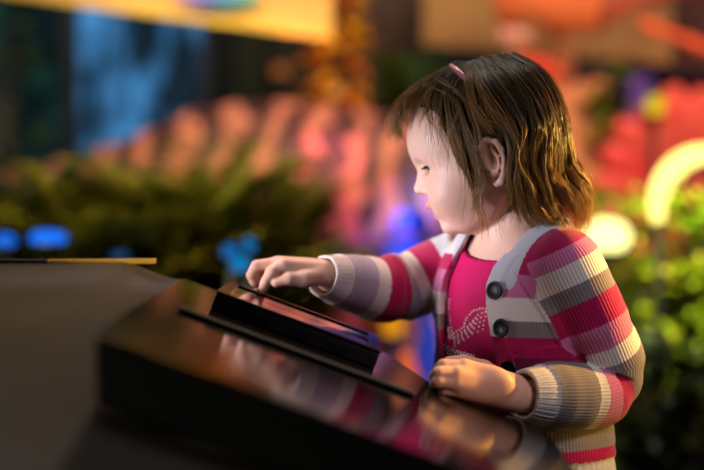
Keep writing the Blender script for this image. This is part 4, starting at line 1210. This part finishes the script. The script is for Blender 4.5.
bush('leafy_shrub', (P(215, 400, 3.75)*np.array((1, 1, 0))+np.array((0, 0, 0.16))), (0.32, 0.14, 0.84), 700, 6, LEAF_D, STEM, 'olive shrub below the dinosaur back left of the girl\'s hand', L=0.08, W=0.035)
bush('golden_plant', (P(338, 400, 4.28)*np.array((1, 1, 0))+np.array((0, 0, 0.16))), (0.05, 0.05, 1.36), 380, 8, LEAF_G, STEM, 'tall slender plant with golden orange leaves rising behind the dinosaur back', L=0.07, W=0.035)
bush('dark_shrub', (P(8, 400, 4.5)*np.array((1, 1, 0))+np.array((0, 0, 0.16))), (0.10, 0.08, 1.42), 260, 9, LEAF_K, STEM, 'tall dark shrub in front of the teal window', L=0.09, W=0.03)
bush('lime_shrub', (P(692, 400, 3.35)*np.array((1, 1, 0))+np.array((0, 0, 0.16))), (0.15, 0.10, 0.80), 700, 10, LEAF_Y, STEM, 'bright yellow green shrub inside the glowing arc at the right edge', L=0.055, W=0.03)
bush('lime_shrub', (P(628, 400, 3.5)*np.array((1, 1, 0))+np.array((0, 0, 0.16))), (0.14, 0.12, 0.80), 600, 11, mat('leaf_mid', srgb(84, 110, 24), 0.5, noise=(srgb(120, 130, 20), 8), transl=0.3), STEM, 'mid green shrub beside the girl\'s shoulder under the bright globe', L=0.055, W=0.03)
bush('dark_shrub', (P(665, 400, 3.2)*np.array((1, 1, 0))+np.array((0, 0, 0.16))), (0.24, 0.10, 0.52), 800, 12, LEAF_K, STEM, 'low dark shrub in the lower right corner behind her elbow', L=0.06, W=0.03)
bush('yellow_shrub', (P(612, 400, 4.25)*np.array((1, 1, 0))+np.array((0, 0, 0.16))), (0.06, 0.05, 1.14), 160, 13, LEAF_Y, STEM, 'slim yellow green shrub between the orange and red petals', L=0.06, W=0.035)
bush('amber_shrub', (P(395, 400, 3.7)*np.array((1, 1, 0))+np.array((0, 0, 0.16))), (0.06, 0.05, 0.60), 240, 14, LEAF_G, STEM, 'small amber shrub between the tablet and the girl\'s shirt', L=0.05, W=0.035)
# soil bed
bed = MB(); N2 = 60
vs = []; fs = []
for i in range(N2+1):
    for j in range(13):
        x = -1.7+3.4*i/N2; y = 2.75+2.0*j/12; e_ = min(i, N2-i, j*2, (12-j)*2)
        vs.append((x, y, 0.01 if e_ == 0 else 0.165+0.02*math.sin(x*7+y*5)+0.012*math.sin(x*19-y*13)))
for i in range(N2):
    for j in range(12):
        a = i*13+j; fs.append((a, a+13, a+14, a+1))
struct(bed.add(vs, fs).build('floor_bed', mat('soil', srgb(50, 42, 26), 0.95, noise=(srgb(34, 36, 22), 14), bump=0.6, bscale=50)))

# large petals
def petal(mb, c, ang, L, W, D, tilt_=0.25):
    d = np.array((math.cos(ang), 0, math.sin(ang))); s = np.array((-math.sin(ang), 0, math.cos(ang))); ns = 10
    top_, bot = [], []
    for i in range(ns+1):
        t = i/ns; w = W*0.5*math.sin(math.pi*min(0.93, 0.12+0.81*t))**0.7; q = np.array(c)+d*L*t+np.array((0, -tilt_*L*t*(1-t*0.7), 0))
        for k in range(5):
            u_ = k/2-1; top_.append(q+s*w*u_+np.array((0, 0.25*w*u_*u_, 0)))
            bot.append(q+s*w*u_+np.array((0, 0.25*w*u_*u_+0.008, 0)))
    nv = len(top_); fs = []
    for i in range(ns):
        for k in range(4):
            a = i*5+k; fs += [(a, a+1, a+6, a+5), (nv+a, nv+a+5, nv+a+6, nv+a+1)]
        fs += [(i*5, i*5+5, nv+i*5+5, nv+i*5), (i*5+4, nv+i*5+4, nv+i*5+9, i*5+9)]
    fs += [(0, nv, nv+1, 1), (1, nv+1, nv+2, 2), (2, nv+2, nv+3, 3), (3, nv+3, nv+4, 4)]
    mb.add(top_+bot, fs)
def flower(name, c, angs, L, W, D, m, label, core, base=0.0):
    e = empty(name, (c[0], c[1], 0.17), label, 'flower')
    for a in angs:
        mb = MB(); ll = L*R7.uniform(0.92, 1.08)
        cc = np.array(c)+base*np.array((math.cos(a), 0, math.sin(a)))
        petal(mb, cc, a, ll, W, D); mb.build('petal', m, e)
    mb = MB(); mb.tube([(c[0], c[1]+0.03, 0.15), (c[0]+0.02, c[1]+0.03, c[2]*0.5), (c[0], c[1]+0.02, c[2])], [0.016, 0.013, 0.012], 8); mb.build('stem', STEM, e)
    blob(c, (0.045, 0.035, 0.045), 4, 0.1).build('flower_centre', core, e)
    return e
PET_R = mat('petal_red', srgb(226, 62, 56), 0.55, noise=(srgb(238, 104, 84), 8), transl=0.15)
PET_O = mat('petal_orange', srgb(246, 150, 96), 0.55, noise=(srgb(252, 170, 120), 8), transl=0.15)
flower('red_flower', P(700, 195, 4.05), [math.radians(a) for a in range(72, 250, 17)], 0.20, 0.105, 4.05, PET_R, 'huge flower with red petals fanning out around the glowing arc', PET_R, 0.07)
flower('orange_flower', P(528, 120, 4.3), [math.radians(a) for a in (24, -12, -42, 60, 95)], 0.24, 0.085, 4.3, PET_O, 'huge flower with broad orange petals right behind the girl\'s head', PET_O)
flower('pink_flower', P(602, 250, 4.2), [math.radians(a) for a in (100, 72, 45, 130, 160)], 0.15, 0.09, 4.2, mat('petal_pink', srgb(206, 50, 66), 0.55, transl=0.15), 'crimson flower low behind the girl\'s shoulder', PET_R)

# rocks and branch invented for the coloured patches behind the tablet
def rock(px, py, D, rx, rz, m, label, seed):
    c = P(px, py, D); s_ = pm(D)
    o = blob((c[0], c[1], c[2]), (rx*s_, rx*s_*0.6, rz*s_), seed, 0.10).build('rock', m); tag(o, label, 'rock', 'invented rocks in the bed')
ROCK_B = mat('rock_blue', srgb(24, 60, 200), 0.6); ROCK_O = mat('rock_orange', srgb(220, 100, 50), 0.8); ROCK_Y = mat('rock_ochre', srgb(214, 140, 30), 0.8)
def rock_to_ground(px, top_py, D, rx, m, label, seed):
    t = P(px, top_py, D); h = (t[2]-0.15)/2
    o = blob((t[0], t[1], 0.15+h), (rx*pm(D), rx*pm(D)*0.6, h), seed, 0.07).build('rock', m); tag(o, label, 'rock', 'invented rocks in the bed')
rock_to_ground(404, 200, 3.85, 32, ROCK_B, 'tall deep blue rock between the girl\'s chin and her reaching arm', 1)
rock_to_ground(428, 318, 3.5, 15, ROCK_B, 'smaller blue rock under the reaching sleeve beside her shirt', 2)
rock_to_ground(405, 352, 3.35, 22, ROCK_O, 'rust orange rock just right of the tablet', 3)
rock_to_ground(340, 190, 3.9, 30, mat('rock_magenta_light', srgb(224, 90, 120), 0.7), 'tall pink rock added for the magenta light behind the reaching arm', 4)  # invented rock, its pink stands in for a magenta light patch
rock_to_ground(292, 205, 3.95, 18, ROCK_Y, 'ochre rock behind the fingertips', 5)
mb = MB(); mb.tube(crom([P(322, 256, 3.6), P(350, 246, 3.6), P(385, 240, 3.62), P(420, 232, 3.65), P(450, 236, 3.7), P(470, 330, 3.7), P(475, 560, 3.7)], 24), [0.012]*24, 10)
tag(mb.build('violet_branch', mat('violet_bark', srgb(160, 90, 200), 0.6)), 'thin violet branch running behind the reaching sleeve', 'branch')

# lamps standing in the bed
def ground_lamp(px, py, D, r, colr_, st, label, rz=None):
    c = P(px, py, D); s_ = pm(D); rz = rz or r
    e = empty('ground_lamp', (c[0], c[1], 0.16), label, 'lamp', 'coloured lamps among the plants')
    mb = MB().ball((c[0], c[1], c[2]), (r*s_, r*s_*0.7, rz*s_), 20, 12); mb.build('lamp_globe', glow('lamp_glow', colr_, st), e)
    z0 = c[2]-rz*s_
    MB().tube([(c[0], c[1], 0.15), (c[0], c[1], z0+0.004)], [0.008, 0.006], 8).build('post', BLACK, e)
    MB().lathe([(0.001, 0), (r*s_*0.7, 0.0), (r*s_*0.75, 0.012), (0.001, 0.014)], (c[0], c[1], z0-0.006), (0, 0, 1), 16).build('collar', BLACK, e)
ground_lamp(48, 238, 2.98, 19, srgb(20, 110, 240), 1.3, 'widest bright blue lamp glowing among the left ferns', 8)
ground_lamp(5, 241, 2.98, 11, srgb(20, 110, 240), 1.0, 'blue lamp at the left edge of the photo', 8)
ground_lamp(230, 252, 2.98, 8, srgb(10, 110, 190), 0.9, 'cyan lamp left of the other cyan lamps above the fingers')
ground_lamp(240, 265, 2.94, 9, srgb(10, 130, 200), 0.9, 'cyan lamp closest to the fingertips')
ground_lamp(249, 246, 3.0, 6, srgb(10, 120, 190), 0.8, 'small cyan lamp above the knuckles', 9)
ground_lamp(120, 256, 3.0, 9, srgb(16, 90, 150), 0.7, 'dim blue lamp just above the gold trim', 4)
ground_lamp(420, 222, 3.6, 10, srgb(14, 54, 200), 0.7, 'deep blue lamp in front of the girl\'s chin', 12)
ground_lamp(336, 92, 4.2, 8, srgb(245, 150, 60), 0.9, 'small amber lamp at the foot of the golden leaves above the dinosaur', 8)
ground_lamp(281, 71, 4.6, 8, srgb(190, 110, 50), 0.7, 'dim orange lamp in front of the brown drape', 7)
ground_lamp(393, 326, 3.3, 11, srgb(230, 150, 20), 0.9, 'dim amber lamp added between the tablet and the shirt', 14)  # added to brighten the gap beside the tablet
ground_lamp(606, 236, 3.3, 25, srgb(255, 246, 150), 2.4, 'large pale yellow globe lamp behind the girl\'s shoulder', 18)
ground_lamp(655, 106, 4.0, 9, srgb(235, 210, 20), 1.0, 'yellow lamp above the red petals', 11)
for i, (px, py, r, k) in enumerate([(666, 270, 7, 0), (693, 284, 6, 1), (700, 256, 6, 0), (690, 312, 5, 1), (697, 345, 5, 1), (640, 240, 6, 0), (680, 178, 7, 2), (697, 192, 7, 2), (672, 205, 6, 2), (622, 300, 4, 3), (690, 225, 6, 2), (652, 300, 4, 3), (684, 345, 4, 3)]):  # glow balls added in place of highlights on the leaves
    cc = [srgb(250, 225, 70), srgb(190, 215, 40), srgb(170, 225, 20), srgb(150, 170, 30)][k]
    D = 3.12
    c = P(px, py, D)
    lbl = ['round warm yellow glow ball added for a leaf glint nearest %s', 'round yellow green glow ball added for a leaf glint nearest %s', 'round lime glow ball added for a leaf glint nearest %s', 'small dim olive glow ball added for a leaf glint nearest %s'][k] % ['the sleeve at the dark shrub', 'the right photo edge below the warm ones', 'the right edge under the arc', 'the right edge, midway down the shrub', 'the lower right edge of the shrub', 'the pale globe lamp', 'the top of the glowing arc', 'the right end of the glowing arc', 'the inner curve of the arc', 'the girl\'s upper sleeve', 'the middle of the lime shrub', 'the dark gap beside the sleeve', 'the lowest balls in the shrub'][i]
    e = empty('glint_ball', c, lbl, 'glowing ball', 'glow balls added for leaf glints in the right hand shrubs')
    s_ = pm(D); MB().ball(c, (r*s_*0.55,)*3, 14, 9).build('glint_body', glow('glint_glow', cc, 1.7 if k != 3 else 0.7), e)
    MB().lathe([(0.001, 0), (r*s_*0.3, 0), (r*s_*0.3, 0.012), (0.001, 0.012)], c+np.array((0, 0, r*s_*0.45)), (0, 0, 1), 10).build('glint_cap', BLACK, e)
# glowing arc, a tube added in place of a brightly lit rim
arc = [P(711+54*math.cos(a), 207-54*math.sin(a), 3.12) for a in np.linspace(math.radians(72), math.radians(196), 26)]
e = empty('glow_arc', arc[-1]*np.array((1, 1, 0))+np.array((0, 0, .16)), 'thick glowing pale yellow arc added for a lit rim curving around the lime shrub', 'lamp')
MB().tube(arc, [0.021*(0.35+0.65*math.sin(math.pi*(i+3)/31)) for i in range(26)], 12).build('glowing_tube', glow('arc_glow', srgb(255, 226, 120), 2.6), e)
MB().tube([arc[-1], arc[-1]*np.array((1, 1, 0.4)), arc[-1]*np.array((1, 1, 0))+np.array((0, 0, .15))], [0.008]*3, 8).build('post', BLACK, e)
